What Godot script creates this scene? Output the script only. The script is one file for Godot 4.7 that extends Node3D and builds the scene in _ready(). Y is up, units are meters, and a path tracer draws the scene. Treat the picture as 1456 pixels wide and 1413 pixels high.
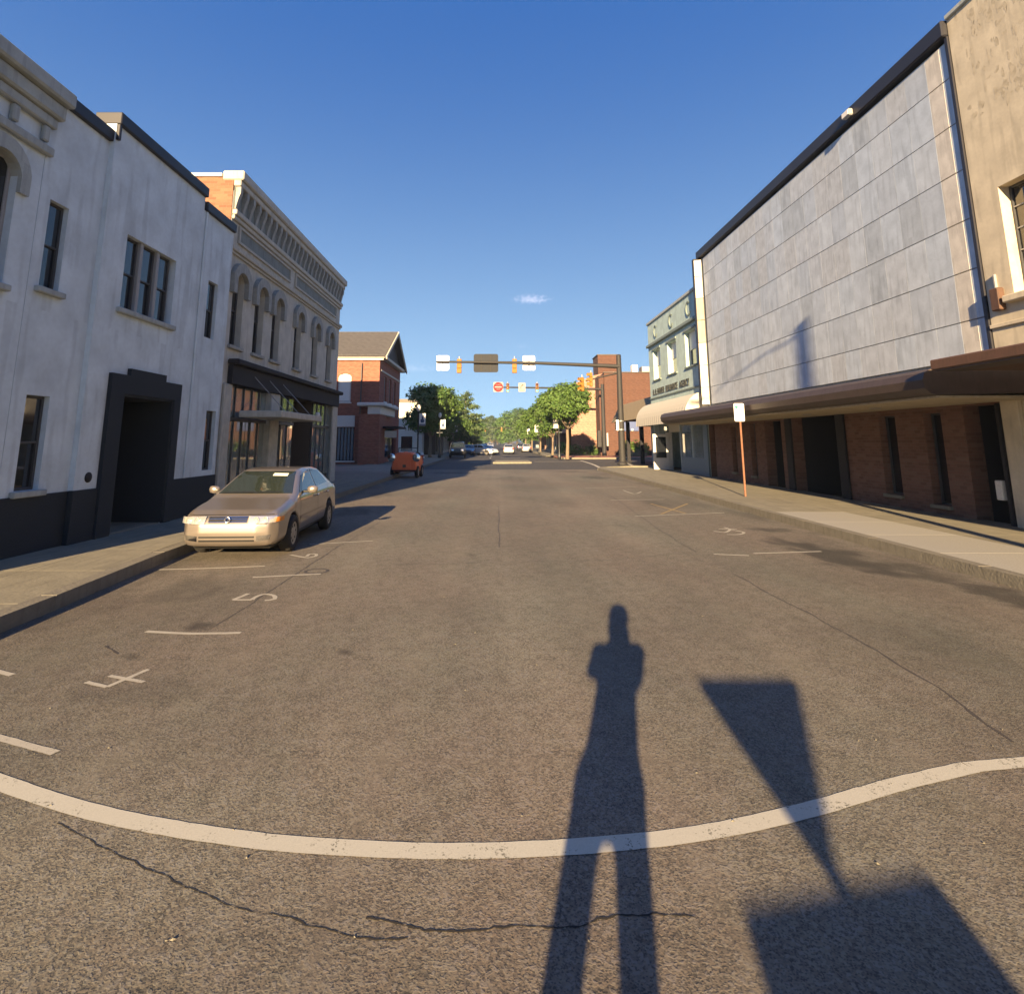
extends Node3D
# A main street at low evening sun, seen from the middle of the road.
# x to the right, y up, the street runs towards -z; metres.

const EYE := Vector3(0.0, 1.75, 0.0)
const FOCAL := 840.0                 # pixels of the photograph
const TILT := 10.0                   # degrees the lens axis points up; the frame is shifted down from it
const STREET_VX := 706.0             # where the street's far end lies in the photograph
const HORIZON_Y := 628.0
const SUN_TO := Vector3(0.186, -0.262, -1.0)   # the way the sunlight travels

var rng := RandomNumberGenerator.new()
var mats := {}
var texs := {}
var meshes := {}
var names_used := {}

func _ready():
	rng.seed = 20240611
	set_camera_and_light()
	make_textures()
	make_materials()
	build_ground()
	build_left_side()
	build_right_side()
	build_far_street()
	build_trees()
	build_street_furniture()
	build_vehicles()
	build_behind_the_viewer()

func set_camera_and_light():
	var cam := Camera3D.new()
	cam.name = "camera"
	cam.projection = Camera3D.PROJECTION_FRUSTUM
	cam.near = 0.05
	cam.far = 1500.0
	cam.size = 1413.0 / FOCAL * cam.near
	var axis_y := HORIZON_Y - FOCAL * tan(deg_to_rad(TILT))
	cam.frustum_offset = Vector2((728.0 - STREET_VX) / FOCAL, -(706.5 - axis_y) / FOCAL) * cam.near
	cam.position = EYE
	cam.rotation_degrees = Vector3(TILT, 0, 0)
	add_child(cam)
	cam.current = true
	var env := Environment.new()
	env.background_mode = Environment.BG_SKY
	env.tonemap_mode = Environment.TONE_MAPPER_LINEAR
	env.tonemap_exposure = 3.85
	env.sdfgi_enabled = true
	env.ssao_enabled = true
	env.ssil_enabled = true
	env.fog_enabled = true
	env.fog_density = 0.0003
	env.fog_light_color = Color(0.74, 0.82, 0.95)
	var sm := ProceduralSkyMaterial.new()
	sm.sky_top_color = lin(0.0078, 0.0368, 0.126)
	sm.sky_horizon_color = lin(0.140, 0.222, 0.298)
	sm.sky_curve = 0.2
	sm.sky_energy_multiplier = 1.0
	sm.ground_bottom_color = Color(0.2, 0.18, 0.16)
	sm.ground_horizon_color = Color(0.5, 0.55, 0.62)
	sm.sun_angle_max = 0.5
	sm.sky_cover = cloud_cover()
	var sky := Sky.new()
	sky.sky_material = sm
	env.sky = sky
	var we := WorldEnvironment.new()
	we.name = "world_environment"
	we.environment = env
	add_child(we)
	var sun := DirectionalLight3D.new()
	sun.name = "sun"
	sun.light_color = Color(1.0, 0.865, 0.665)
	sun.light_energy = 1.6
	sun.light_angular_distance = 0.5
	sun.shadow_enabled = true
	add_child(sun)
	sun.look_at_from_position(Vector3(0, 50, 0), Vector3(0, 50, 0) + SUN_TO, Vector3.UP)

func cloud_cover() -> ImageTexture:
	# two small wisps low over the street's end, as a computed cover of the sky
	var w := 4096
	var h := 2048
	var im := Image.create(w, h, false, Image.FORMAT_RGBA8)
	im.fill(Color(0, 0, 0, 0))
	var n := FastNoiseLite.new()
	n.seed = 5
	n.frequency = 0.045
	n.fractal_octaves = 4
	for c in [[755.0, 426.0, 27.0, 8.0, 0.85], [585.0, 524.0, 40.0, 7.0, 0.22], [740.0, 492.0, 16.0, 3.0, 0.12]]:
		var d := pixel_ray(c[0], c[1]).normalized()
		var az := atan2(d.x, -d.z)
		var el := asin(d.y)
		var cx := az / TAU * w
		var cy := (0.5 - el / PI) * h
		var rx: float = c[2] / FOCAL / TAU * w
		var ry: float = c[3] / FOCAL / PI * h
		for y in range(int(cy - ry * 2.2), int(cy + ry * 2.2)):
			for x in range(int(cx - rx * 1.6), int(cx + rx * 1.6)):
				var u := (x - cx) / rx
				var v := (y - cy) / ry
				var flat := v * (1.5 if v > 0.0 else 0.9)
				var a := 1.0 - sqrt(u * u + flat * flat) + n.get_noise_2d(x * 4.0, y * 7.0) * 0.75
				if a > 0.0:
					var wx := posmod(x, w)
					var old := im.get_pixel(wx, y)
					im.set_pixel(wx, y, Color(1.0, 0.90, 0.86, maxf(old.a, clampf(a * 0.75, 0, 1) * c[4] * 0.18)))
	return ImageTexture.create_from_image(im)

# ---------------------------------------------------------------- photo pixels to directions and points
func pixel_ray(px: float, py: float) -> Vector3:
	var t := deg_to_rad(TILT)
	var axis_y := HORIZON_Y - FOCAL * tan(t)
	var u := (px - STREET_VX) / FOCAL
	var v := -(py - axis_y) / FOCAL
	return Vector3(u, sin(t) + v * cos(t), -cos(t) + v * sin(t))

func on_ground(px: float, py: float, y := 0.0) -> Vector3:
	var d := pixel_ray(px, py)
	return EYE + d * ((y - EYE.y) / d.y)

func on_depth(px: float, py: float, z: float) -> Vector3:
	var d := pixel_ray(px, py)
	return EYE + d * (z / d.z)

# ---------------------------------------------------------------- nodes
func numbered(called: String) -> String:
	if not names_used.has(called):
		names_used[called] = 0
		return called
	names_used[called] += 1
	return "%s_%03d" % [called, names_used[called]]

func thing(called: String, label: String, category: String, at := Vector3.ZERO, turn := 0.0, group := "") -> Node3D:
	var o := Node3D.new()
	o.name = numbered(called)
	add_child(o)
	o.position = at
	o.rotation.y = turn
	tag(o, label, category, group)
	return o

func tag(o: Node, label: String, category: String, group := "") -> void:
	o.set_meta("label", label)
	o.set_meta("category", category)
	if group != "":
		o.set_meta("group", group)

func setting(called: String, mesh: Mesh, m: Material) -> MeshInstance3D:
	var o := MeshInstance3D.new()
	o.name = numbered(called)
	o.mesh = mesh
	o.material_override = m
	o.set_meta("kind", "structure")
	add_child(o)
	return o

func part(parent: Node, called: String, mesh: Mesh, m: Material, at := Vector3.ZERO, rot := Vector3.ZERO) -> MeshInstance3D:
	var o := MeshInstance3D.new()
	o.name = called
	o.mesh = mesh
	if m:
		o.material_override = m
	parent.add_child(o, true)
	o.position = at
	o.rotation = rot
	return o

func copy_of(src: Node3D, label: String, at: Vector3, turn := 0.0, group := "") -> Node3D:
	var c: Node3D = src.duplicate()
	c.name = numbered(String(src.name).rstrip("0123456789").trim_suffix("_"))
	add_child(c)
	c.position = at
	c.rotation.y = turn
	c.set_meta("label", label)
	if group != "":
		c.set_meta("group", group)
	return c

# ---------------------------------------------------------------- shapes
func st_new() -> SurfaceTool:
	var st := SurfaceTool.new()
	st.begin(Mesh.PRIMITIVE_TRIANGLES)
	st.set_smooth_group(-1)
	return st

func quad(st: SurfaceTool, a: Vector3, b: Vector3, c: Vector3, d: Vector3) -> void:
	# a b c d counted anticlockwise when seen from the front
	for p in [a, c, b, a, d, c]:
		st.add_vertex(p)

func tri(st: SurfaceTool, a: Vector3, b: Vector3, c: Vector3) -> void:
	st.add_vertex(a)
	st.add_vertex(c)
	st.add_vertex(b)

func done(st: SurfaceTool, smooth := false) -> ArrayMesh:
	if smooth:
		st.index()
	st.generate_normals()
	return st.commit()

func st_box(st: SurfaceTool, lo: Vector3, hi: Vector3, bevel := 0.0) -> void:
	if bevel <= 0.0:
		var p := []
		for k in 8:
			p.append(Vector3(hi.x if k & 1 else lo.x, hi.y if k & 2 else lo.y, hi.z if k & 4 else lo.z))
		quad(st, p[4], p[5], p[7], p[6])
		quad(st, p[1], p[0], p[2], p[3])
		quad(st, p[5], p[1], p[3], p[7])
		quad(st, p[0], p[4], p[6], p[2])
		quad(st, p[6], p[7], p[3], p[2])
		quad(st, p[0], p[1], p[5], p[4])
		return
	var c := (lo + hi) * 0.5
	var e := (hi - lo) * 0.5
	var b := minf(bevel, minf(e.x, minf(e.y, e.z)) * 0.6)
	var sg := [-1.0, 1.0]
	var f := func(ax: int, s: float, a: float, bb: float) -> Vector3:
		# corner of the face across axis ax
		var v := Vector3.ZERO
		v[ax] = s * e[ax]
		v[(ax + 1) % 3] = a * (e[(ax + 1) % 3] - b)
		v[(ax + 2) % 3] = bb * (e[(ax + 2) % 3] - b)
		return c + v
	for ax in 3:
		for s in sg:
			var q := [f.call(ax, s, -1.0, -1.0), f.call(ax, s, 1.0, -1.0), f.call(ax, s, 1.0, 1.0), f.call(ax, s, -1.0, 1.0)]
			if s > 0:
				quad(st, q[0], q[1], q[2], q[3])
			else:
				quad(st, q[3], q[2], q[1], q[0])
	for ax in 3:
		# edges along axis ax join faces ax+1 and ax+2
		var a1 := (ax + 1) % 3
		var a2 := (ax + 2) % 3
		for s1 in sg:
			for s2 in sg:
				var p0: Vector3 = f.call(a1, s1, s2, -1.0)
				var p1: Vector3 = f.call(a1, s1, s2, 1.0)
				var r0: Vector3 = f.call(a2, s2, -1.0, s1)
				var r1: Vector3 = f.call(a2, s2, 1.0, s1)
				if s1 * s2 > 0:
					quad(st, p0, r0, r1, p1)
				else:
					quad(st, p1, r1, r0, p0)
	for sx in sg:
		for sy in sg:
			for sz in sg:
				var a: Vector3 = f.call(0, sx, sy, sz)
				var bb: Vector3 = f.call(1, sy, sz, sx)
				var d: Vector3 = f.call(2, sz, sx, sy)
				if sx * sy * sz > 0:
					tri(st, a, bb, d)
				else:
					tri(st, a, d, bb)

func box_mesh(size: Vector3, bevel := 0.0) -> ArrayMesh:
	var key := "b%.3f,%.3f,%.3f,%.3f" % [size.x, size.y, size.z, bevel]
	if not meshes.has(key):
		var st := st_new()
		st_box(st, -size * 0.5, size * 0.5, bevel)
		meshes[key] = done(st)
	return meshes[key]

func bx(parent: Node, called: String, m: Material, u0: float, u1: float, v0: float, v1: float, w0: float, w1: float, bevel := 0.0) -> MeshInstance3D:
	# a box between two corners, its own origin in its middle
	var size := Vector3(absf(u1 - u0), absf(v1 - v0), absf(w1 - w0))
	return part(parent, called, box_mesh(size, bevel), m, Vector3(u0 + u1, v0 + v1, w0 + w1) * 0.5)

func st_tube(st: SurfaceTool, path: Array, radii: Array, sides := 8, caps := true) -> void:
	var rings := []
	for i in path.size():
		var p: Vector3 = path[i]
		var dir: Vector3 = (path[mini(i + 1, path.size() - 1)] - path[maxi(i - 1, 0)]).normalized()
		var up := Vector3.RIGHT if absf(dir.y) > 0.9 else Vector3.UP
		var s := dir.cross(up).normalized()
		var t := s.cross(dir).normalized()
		var ring := []
		for k in sides:
			var a := TAU * k / sides
			ring.append(p + (s * cos(a) + t * sin(a)) * float(radii[i]))
		rings.append(ring)
	for i in rings.size() - 1:
		for k in sides:
			var k2 := (k + 1) % sides
			quad(st, rings[i][k], rings[i][k2], rings[i + 1][k2], rings[i + 1][k])
	if caps:
		for k in range(1, sides - 1):
			tri(st, rings[0][0], rings[0][k + 1], rings[0][k])
			tri(st, rings[-1][0], rings[-1][k], rings[-1][k + 1])

func tube_mesh(path: Array, radii: Array, sides := 8) -> ArrayMesh:
	var st := st_new()
	st.set_smooth_group(0)
	st_tube(st, path, radii, sides, false)
	st.index()
	st.generate_normals()
	var m := st.commit()
	var cap := st_new()
	cap.set_smooth_group(-1)
	st_tube_caps(cap, path, radii, sides)
	cap.generate_normals()
	return cap.commit(m)

func st_tube_caps(st: SurfaceTool, path: Array, radii: Array, sides: int) -> void:
	for e in 2:
		var i := 0 if e == 0 else path.size() - 1
		var dir: Vector3 = (path[mini(i + 1, path.size() - 1)] - path[maxi(i - 1, 0)]).normalized()
		var up := Vector3.RIGHT if absf(dir.y) > 0.9 else Vector3.UP
		var s := dir.cross(up).normalized()
		var t := s.cross(dir).normalized()
		for k in range(1, sides - 1):
			var q := []
			for j in [0, k, k + 1]:
				var a: float = TAU * j / sides
				q.append(path[i] + (s * cos(a) + t * sin(a)) * float(radii[i]))
			if e == 0:
				tri(st, q[0], q[2], q[1])
			else:
				tri(st, q[0], q[1], q[2])

func lathe_mesh(profile: Array, sides := 16, smooth := true) -> ArrayMesh:
	# profile: Vector2(radius, height) from bottom to top, turned about y
	var st := st_new()
	st.set_smooth_group(0 if smooth else -1)
	for i in profile.size() - 1:
		var a: Vector2 = profile[i]
		var b: Vector2 = profile[i + 1]
		for k in sides:
			var t0 := TAU * k / sides
			var t1 := TAU * (k + 1) / sides
			var p := [Vector3(a.x * cos(t0), a.y, -a.x * sin(t0)), Vector3(a.x * cos(t1), a.y, -a.x * sin(t1)), Vector3(b.x * cos(t1), b.y, -b.x * sin(t1)), Vector3(b.x * cos(t0), b.y, -b.x * sin(t0))]
			if a.x < 1e-5:
				tri(st, p[0], p[2], p[3])
			elif b.x < 1e-5:
				tri(st, p[0], p[1], p[2])
			else:
				quad(st, p[0], p[1], p[2], p[3])
	st.index()
	st.generate_normals()
	return st.commit()

func prism_mesh(poly: PackedVector2Array, depth: float, bevel := 0.0) -> ArrayMesh:
	# polygon in the x-y plane, from z = 0 to z = depth (its front)
	var st := st_new()
	var pts := poly
	if Geometry2D.is_polygon_clockwise(pts):
		pts = pts.duplicate()
		pts.reverse()
	var n := pts.size()
	var front := pts
	var zf := depth
	if bevel > 0.0:
		var off := Geometry2D.offset_polygon(pts, -bevel)
		if off.size() == 1 and off[0].size() == n:
			# match the first corner
			var best := 0
			for k in n:
				if off[0][k].distance_squared_to(pts[0]) < off[0][best].distance_squared_to(pts[0]):
					best = k
			var f2 := PackedVector2Array()
			for k in n:
				f2.append(off[0][(best + k) % n])
			if Geometry2D.is_polygon_clockwise(f2) == Geometry2D.is_polygon_clockwise(pts):
				front = f2
				for k in n:
					var k2 := (k + 1) % n
					quad(st, v3(pts[k], depth - bevel), v3(pts[k2], depth - bevel), v3(front[k2], depth), v3(front[k], depth))
				zf = depth - bevel
	for k in n:
		var k2 := (k + 1) % n
		quad(st, v3(pts[k], 0), v3(pts[k2], 0), v3(pts[k2], zf), v3(pts[k], zf))
	var ix := Geometry2D.triangulate_polygon(front)
	for k in range(0, ix.size(), 3):
		var a := front[ix[k]]
		var b := front[ix[k + 1]]
		var c := front[ix[k + 2]]
		if (b - a).cross(c - a) < 0:
			var t := b
			b = c
			c = t
		tri(st, v3(a, depth), v3(b, depth), v3(c, depth))
		tri(st, v3(a, 0), v3(c, 0), v3(b, 0))
	return done(st)

func v3(p: Vector2, z: float) -> Vector3:
	return Vector3(p.x, p.y, z)

func ribbon_mesh(path: Array, widths: Array, y: float, ragged := 0.0) -> ArrayMesh:
	# a flat strip on the ground along points (x, z in .x and .z)
	var st := st_new()
	var l := []
	var r := []
	for i in path.size():
		var p: Vector3 = path[i]
		var d: Vector3 = path[mini(i + 1, path.size() - 1)] - path[maxi(i - 1, 0)]
		d.y = 0
		d = d.normalized()
		var s := Vector3(-d.z, 0, d.x)
		var w: float = widths[i] if i < widths.size() else widths[-1]
		l.append(Vector3(p.x, y, p.z) - s * (w * 0.5 + rng.randf_range(-ragged, ragged)))
		r.append(Vector3(p.x, y, p.z) + s * (w * 0.5 + rng.randf_range(-ragged, ragged)))
	for i in path.size() - 1:
		quad(st, r[i], r[i + 1], l[i + 1], l[i])
	return done(st)

func along(points: Array, step: float) -> Array:
	# resample a polyline with a smooth curve through its points
	var c := Curve3D.new()
	for i in points.size():
		var d: Vector3 = (points[mini(i + 1, points.size() - 1)] - points[maxi(i - 1, 0)]) / 6.0
		c.add_point(points[i], -d, d)
	var n := maxi(2, int(c.get_baked_length() / step) + 1)
	var out := []
	for i in n + 1:
		out.append(c.sample_baked(c.get_baked_length() * i / n, true))
	return out

func wall_mesh(u0: float, u1: float, v0: float, v1: float, thick: float, holes: Array) -> ArrayMesh:
	# a wall from w = -thick to w = 0 with rectangular holes [u0, u1, v0, v1] cut through it
	var us := [u0, u1]
	var vs := [v0, v1]
	for h in holes:
		for u in [h[0], h[1]]:
			if u > u0 and u < u1 and not us.has(u): us.append(u)
		for v in [h[2], h[3]]:
			if v > v0 and v < v1 and not vs.has(v): vs.append(v)
	us.sort()
	vs.sort()
	var nu := us.size() - 1
	var nv := vs.size() - 1
	var solid := []
	for i in nu:
		var col := []
		for j in nv:
			var cu: float = (us[i] + us[i + 1]) / 2
			var cv: float = (vs[j] + vs[j + 1]) / 2
			var s := true
			for h in holes:
				if cu > h[0] and cu < h[1] and cv > h[2] and cv < h[3]:
					s = false
			col.append(s)
		solid.append(col)
	var st := st_new()
	for i in nu:
		for j in nv:
			if not solid[i][j]:
				continue
			var a: float = us[i]
			var b: float = us[i + 1]
			var c: float = vs[j]
			var d: float = vs[j + 1]
			quad(st, Vector3(a, c, 0), Vector3(b, c, 0), Vector3(b, d, 0), Vector3(a, d, 0))
			quad(st, Vector3(b, c, -thick), Vector3(a, c, -thick), Vector3(a, d, -thick), Vector3(b, d, -thick))
			if i == 0 or not solid[i - 1][j]:
				quad(st, Vector3(a, c, -thick), Vector3(a, c, 0), Vector3(a, d, 0), Vector3(a, d, -thick))
			if i == nu - 1 or not solid[i + 1][j]:
				quad(st, Vector3(b, c, 0), Vector3(b, c, -thick), Vector3(b, d, -thick), Vector3(b, d, 0))
			if j == 0 or not solid[i][j - 1]:
				quad(st, Vector3(a, c, -thick), Vector3(b, c, -thick), Vector3(b, c, 0), Vector3(a, c, 0))
			if j == nv - 1 or not solid[i][j + 1]:
				quad(st, Vector3(a, d, 0), Vector3(b, d, 0), Vector3(b, d, -thick), Vector3(a, d, -thick))
	return done(st)

func text_mesh(text: String, height: float, depth: float, font_name := "Droid Sans") -> TextMesh:
	var t := TextMesh.new()
	var f := SystemFont.new()
	f.font_names = PackedStringArray([font_name])
	t.font = f
	t.text = text
	t.font_size = 64
	t.pixel_size = height / 46.0
	t.depth = depth
	t.curve_step = 4.0
	return t

# ---------------------------------------------------------------- surfaces out of a field (car bodies, people)
func net_mesh(lo: Vector3, cell: float, nx: int, ny: int, nz: int, val: PackedFloat32Array) -> ArrayMesh:
	var verts := PackedVector3Array()
	var norms := PackedVector3Array()
	var index := PackedInt32Array()
	var where := PackedInt32Array()
	where.resize(nx * ny * nz)
	where.fill(-1)
	var sy := nx
	var sz := nx * ny
	var corner := [0, 1, sy, sy + 1, sz, sz + 1, sz + sy, sz + sy + 1]
	var edges := [[0, 1], [2, 3], [4, 5], [6, 7], [0, 2], [1, 3], [4, 6], [5, 7], [0, 4], [1, 5], [2, 6], [3, 7]]
	var cp := []
	for k in 8:
		cp.append(Vector3(k & 1, (k >> 1) & 1, (k >> 2) & 1))
	for z in nz - 1:
		for y in ny - 1:
			for x in nx - 1:
				var b := x + y * sy + z * sz
				var neg := 0
				for k in 8:
					if val[b + corner[k]] < 0.0:
						neg += 1
				if neg == 0 or neg == 8:
					continue
				var p := Vector3.ZERO
				var n := 0
				for e in edges:
					var va := val[b + corner[e[0]]]
					var vb := val[b + corner[e[1]]]
					if (va < 0.0) != (vb < 0.0):
						p += cp[e[0]].lerp(cp[e[1]], va / (va - vb))
						n += 1
				p /= n
				var g := Vector3.ZERO
				for k in 4:
					var i0: int = corner[k * 2]
					g.x += val[b + i0 + 1] - val[b + i0]
				for k in [0, 1, 4, 5]:
					g.y += val[b + corner[k] + sy] - val[b + corner[k]]
				for k in 4:
					g.z += val[b + corner[k] + sz] - val[b + corner[k]]
				where[b] = verts.size()
				verts.append(lo + (p + Vector3(x, y, z)) * cell)
				norms.append(g.normalized())
	for z in range(1, nz - 1):
		for y in range(1, ny - 1):
			for x in range(1, nx - 1):
				var b := x + y * sy + z * sz
				var v0 := val[b] < 0.0
				for ax in 3:
					var step := 1 if ax == 0 else sy if ax == 1 else sz
					if (val[b + step] < 0.0) == v0:
						continue
					var d1 := sy if ax == 0 else sz if ax == 1 else 1
					var d2 := sz if ax == 0 else 1 if ax == 1 else sy
					var q := [where[b], where[b - d1], where[b - d1 - d2], where[b - d2]]
					if q.min() < 0:
						continue
					if v0:
						index.append_array(PackedInt32Array([q[0], q[2], q[1], q[0], q[3], q[2]]))
					else:
						index.append_array(PackedInt32Array([q[0], q[1], q[2], q[0], q[2], q[3]]))
	var arr := []
	arr.resize(Mesh.ARRAY_MAX)
	arr[Mesh.ARRAY_VERTEX] = verts
	arr[Mesh.ARRAY_NORMAL] = norms
	arr[Mesh.ARRAY_INDEX] = index
	var m := ArrayMesh.new()
	if verts.size() > 0:
		m.add_surface_from_arrays(Mesh.PRIMITIVE_TRIANGLES, arr)
	return m

func poly_field(poly: PackedVector2Array, p: Vector2) -> float:
	var d := 1e9
	var inside := false
	var n := poly.size()
	for i in n:
		var a := poly[i]
		var b := poly[(i + 1) % n]
		var ab := b - a
		var t := clampf((p - a).dot(ab) / ab.length_squared(), 0, 1)
		d = minf(d, (a + ab * t).distance_squared_to(p))
		if (a.y > p.y) != (b.y > p.y) and p.x < (b.x - a.x) * (p.y - a.y) / (b.y - a.y) + a.x:
			inside = not inside
	return -sqrt(d) if inside else sqrt(d)

func smax(a: float, b: float, k: float) -> float:
	var h := maxf(k - absf(a - b), 0.0) / k
	return maxf(a, b) + h * h * k * 0.25

func smin(a: float, b: float, k: float) -> float:
	var h := maxf(k - absf(a - b), 0.0) / k
	return minf(a, b) - h * h * k * 0.25

# ---------------------------------------------------------------- textures (computed) and materials
func to_byte(v: float) -> int:
	return int(clampf(pow(maxf(v, 0.0), 1.0 / 2.2), 0, 1) * 255.0)

func noise_image(size: int, seed_: int, freq: float, octaves: int, kind := FastNoiseLite.TYPE_SIMPLEX_SMOOTH) -> PackedByteArray:
	var n := FastNoiseLite.new()
	n.noise_type = kind
	n.seed = seed_
	n.frequency = freq
	n.fractal_octaves = octaves
	if kind == FastNoiseLite.TYPE_CELLULAR:
		n.cellular_return_type = FastNoiseLite.RETURN_CELL_VALUE
		n.fractal_type = FastNoiseLite.FRACTAL_NONE
	var im := n.get_seamless_image(size, size, false, false, 0.15, true)
	im.convert(Image.FORMAT_L8)
	return im.get_data()

func gray_tex(called: String, data: PackedByteArray, size: int, lo: float, hi: float, lift := 1.0) -> void:
	# remaps noise bytes to a linear multiplier between lo and hi
	var lut := PackedByteArray()
	for k in 256:
		lut.append(to_byte(lerpf(lo, hi, pow(k / 255.0, lift))))
	var out := PackedByteArray()
	out.resize(data.size())
	for k in data.size():
		out[k] = lut[data[k]]
	var im := Image.create_from_data(size, size, false, Image.FORMAT_L8, out)
	im.generate_mipmaps()
	texs[called] = ImageTexture.create_from_image(im)

func raw_tex(called: String, data: PackedByteArray, size: int) -> void:
	var im := Image.create_from_data(size, size, false, Image.FORMAT_L8, data)
	texs[called] = ImageTexture.create_from_image(im)

func make_textures():
	var blotch := noise_image(512, 3, 0.008, 5)
	gray_tex("blotch", blotch, 512, 0.62, 1.25)
	gray_tex("blotch_soft", blotch, 512, 0.86, 1.1)
	var fine := noise_image(512, 9, 0.06, 4)
	gray_tex("fine", fine, 512, 0.8, 1.14)
	raw_tex("fine_h", fine, 512)
	# weathered wall: blotches, fine grain and vertical runs of dirt
	var runs := noise_image(512, 14, 0.02, 3)
	var wall := PackedByteArray()
	wall.resize(512 * 512)
	for y in 512:
		for x in 512:
			var run := runs[(y / 9) * 512 + x] / 255.0
			var b := blotch[y * 512 + x] / 255.0
			var f := fine[y * 512 + x] / 255.0
			wall[y * 512 + x] = to_byte((0.79 + 0.27 * b) * (0.93 + 0.1 * f) * (1.0 - 0.14 * smoothstep(0.54, 0.8, run)))
	var im := Image.create_from_data(512, 512, false, Image.FORMAT_L8, wall)
	texs["wall"] = ImageTexture.create_from_image(im)
	# asphalt: stones of a centimetre in dark binder
	var cells := noise_image(1024, 21, 0.11, 1, FastNoiseLite.TYPE_CELLULAR)
	var cells2 := noise_image(1024, 22, 0.24, 1, FastNoiseLite.TYPE_CELLULAR)
	var broad := noise_image(1024, 23, 0.006, 4)
	var alb := PackedByteArray()
	alb.resize(1024 * 1024 * 3)
	var hgt := PackedByteArray()
	hgt.resize(1024 * 1024)
	for k in 1024 * 1024:
		var a := cells[k] / 255.0
		var b := cells2[k] / 255.0
		var c := broad[k] / 255.0
		var v := 0.50 + 0.55 * a * a + 0.34 * b + 0.34 * (c - 0.5)
		if b < 0.22:
			v *= 0.66
		var warm := 0.94 + 0.12 * b
		alb[k * 3] = to_byte(v * warm)
		alb[k * 3 + 1] = to_byte(v * 0.955)
		alb[k * 3 + 2] = to_byte(v * (1.86 - warm))
		hgt[k] = int(clampf(0.55 * a + 0.45 * b, 0, 1) * 255)
	im = Image.create_from_data(1024, 1024, false, Image.FORMAT_RGB8, alb)
	texs["asphalt"] = ImageTexture.create_from_image(im)
	raw_tex("asphalt_h", hgt, 1024)
	# brick courses, far too small in the picture to be told apart
	var br := PackedByteArray()
	br.resize(1024 * 1024 * 3)
	var bh := PackedByteArray()
	bh.resize(1024 * 1024)
	var tones := PackedFloat32Array()
	var r := RandomNumberGenerator.new()
	r.seed = 77
	for k in 16 * 7:
		tones.append(r.randf_range(0.72, 1.2))
	for y in 1024:
		var row := y / 64
		var iy := y % 64
		for x in 1024:
			var xx := (x + (85 if row % 2 else 0)) % 1024
			var colu := xx * 6 / 1024
			var ix := xx - colu * 1024 / 6
			var joint := iy < 8 or ix < 9
			var k := y * 1024 + x
			var g := 0.86 + 0.28 * (fine[(y % 512) * 512 + (x % 512)] / 255.0)
			var v := (tones[row * 6 + colu]) * g
			if joint:
				br[k * 3] = to_byte(0.95 * g)
				br[k * 3 + 1] = to_byte(1.0 * g)
				br[k * 3 + 2] = to_byte(1.0 * g)
				bh[k] = 90
			else:
				br[k * 3] = to_byte(v * 0.95)
				br[k * 3 + 1] = to_byte(v * 0.78)
				br[k * 3 + 2] = to_byte(v * 0.72)
				bh[k] = 200
	im = Image.create_from_data(1024, 1024, false, Image.FORMAT_RGB8, br)
	im.generate_mipmaps()
	texs["brick"] = ImageTexture.create_from_image(im)
	raw_tex("brick_h", bh, 1024)
	# paint worn thin over stones
	var worn := PackedByteArray()
	worn.resize(1024 * 1024 * 3)
	for k in 1024 * 1024:
		var w := smoothstep(0.05, 0.26, cells[k] / 255.0 * 0.5 + broad[k] / 255.0 * 0.5 + (cells2[k] / 255.0 - 0.5) * 0.3)
		var v := lerpf(0.34, 1.0, w) * (0.9 + 0.1 * (cells2[k] / 255.0))
		worn[k * 3] = to_byte(v)
		worn[k * 3 + 1] = to_byte(v * 0.985)
		worn[k * 3 + 2] = to_byte(v * lerpf(0.9, 0.97, w))
	im = Image.create_from_data(1024, 1024, false, Image.FORMAT_RGB8, worn)
	texs["worn"] = ImageTexture.create_from_image(im)
	# roof shingles
	var sh := PackedByteArray()
	sh.resize(256 * 256)
	for y in 256:
		for x in 256:
			var row := y / 32
			var cell := (x + row * 21) % 256 / 42
			var v := 0.82 + 0.3 * fposmod(sin(row * 12.9 + cell * 78.2) * 437.5, 1.0)
			if y % 32 < 4:
				v *= 0.6
			sh[y * 256 + x] = to_byte(v * (0.85 + 0.3 * fine[y * 512 + x] / 255.0))
	im = Image.create_from_data(256, 256, false, Image.FORMAT_L8, sh)
	texs["shingle"] = ImageTexture.create_from_image(im)

func lin(r: float, g: float, b: float, a := 1.0) -> Color:
	var c := Color(r, g, b).linear_to_srgb()
	c.a = a
	return c

func surf(called: String, color: Color, rough := 0.8, tex := "", scale_m := 1.0, bump := "", bump_cm := 0.0, metal := 0.0) -> StandardMaterial3D:
	# a material mapped in world metres: tex repeats every scale_m metres
	var m := StandardMaterial3D.new()
	m.resource_name = called
	m.albedo_color = color
	m.roughness = rough
	m.metallic = metal
	if tex != "":
		m.albedo_texture = texs[tex]
		m.uv1_triplanar = true
		m.uv1_world_triplanar = true
		m.uv1_scale = Vector3.ONE / scale_m
		m.uv1_triplanar_sharpness = 8.0
	if bump != "":
		m.heightmap_enabled = true
		m.heightmap_texture = texs[bump]
		m.heightmap_scale = bump_cm
		m.heightmap_deep_parallax = false
	mats[called] = m
	return m

func glossy(called: String, color: Color, rough: float, metal := 0.0) -> StandardMaterial3D:
	var m := surf(called, color, rough)
	m.metallic = metal
	return m

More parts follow.
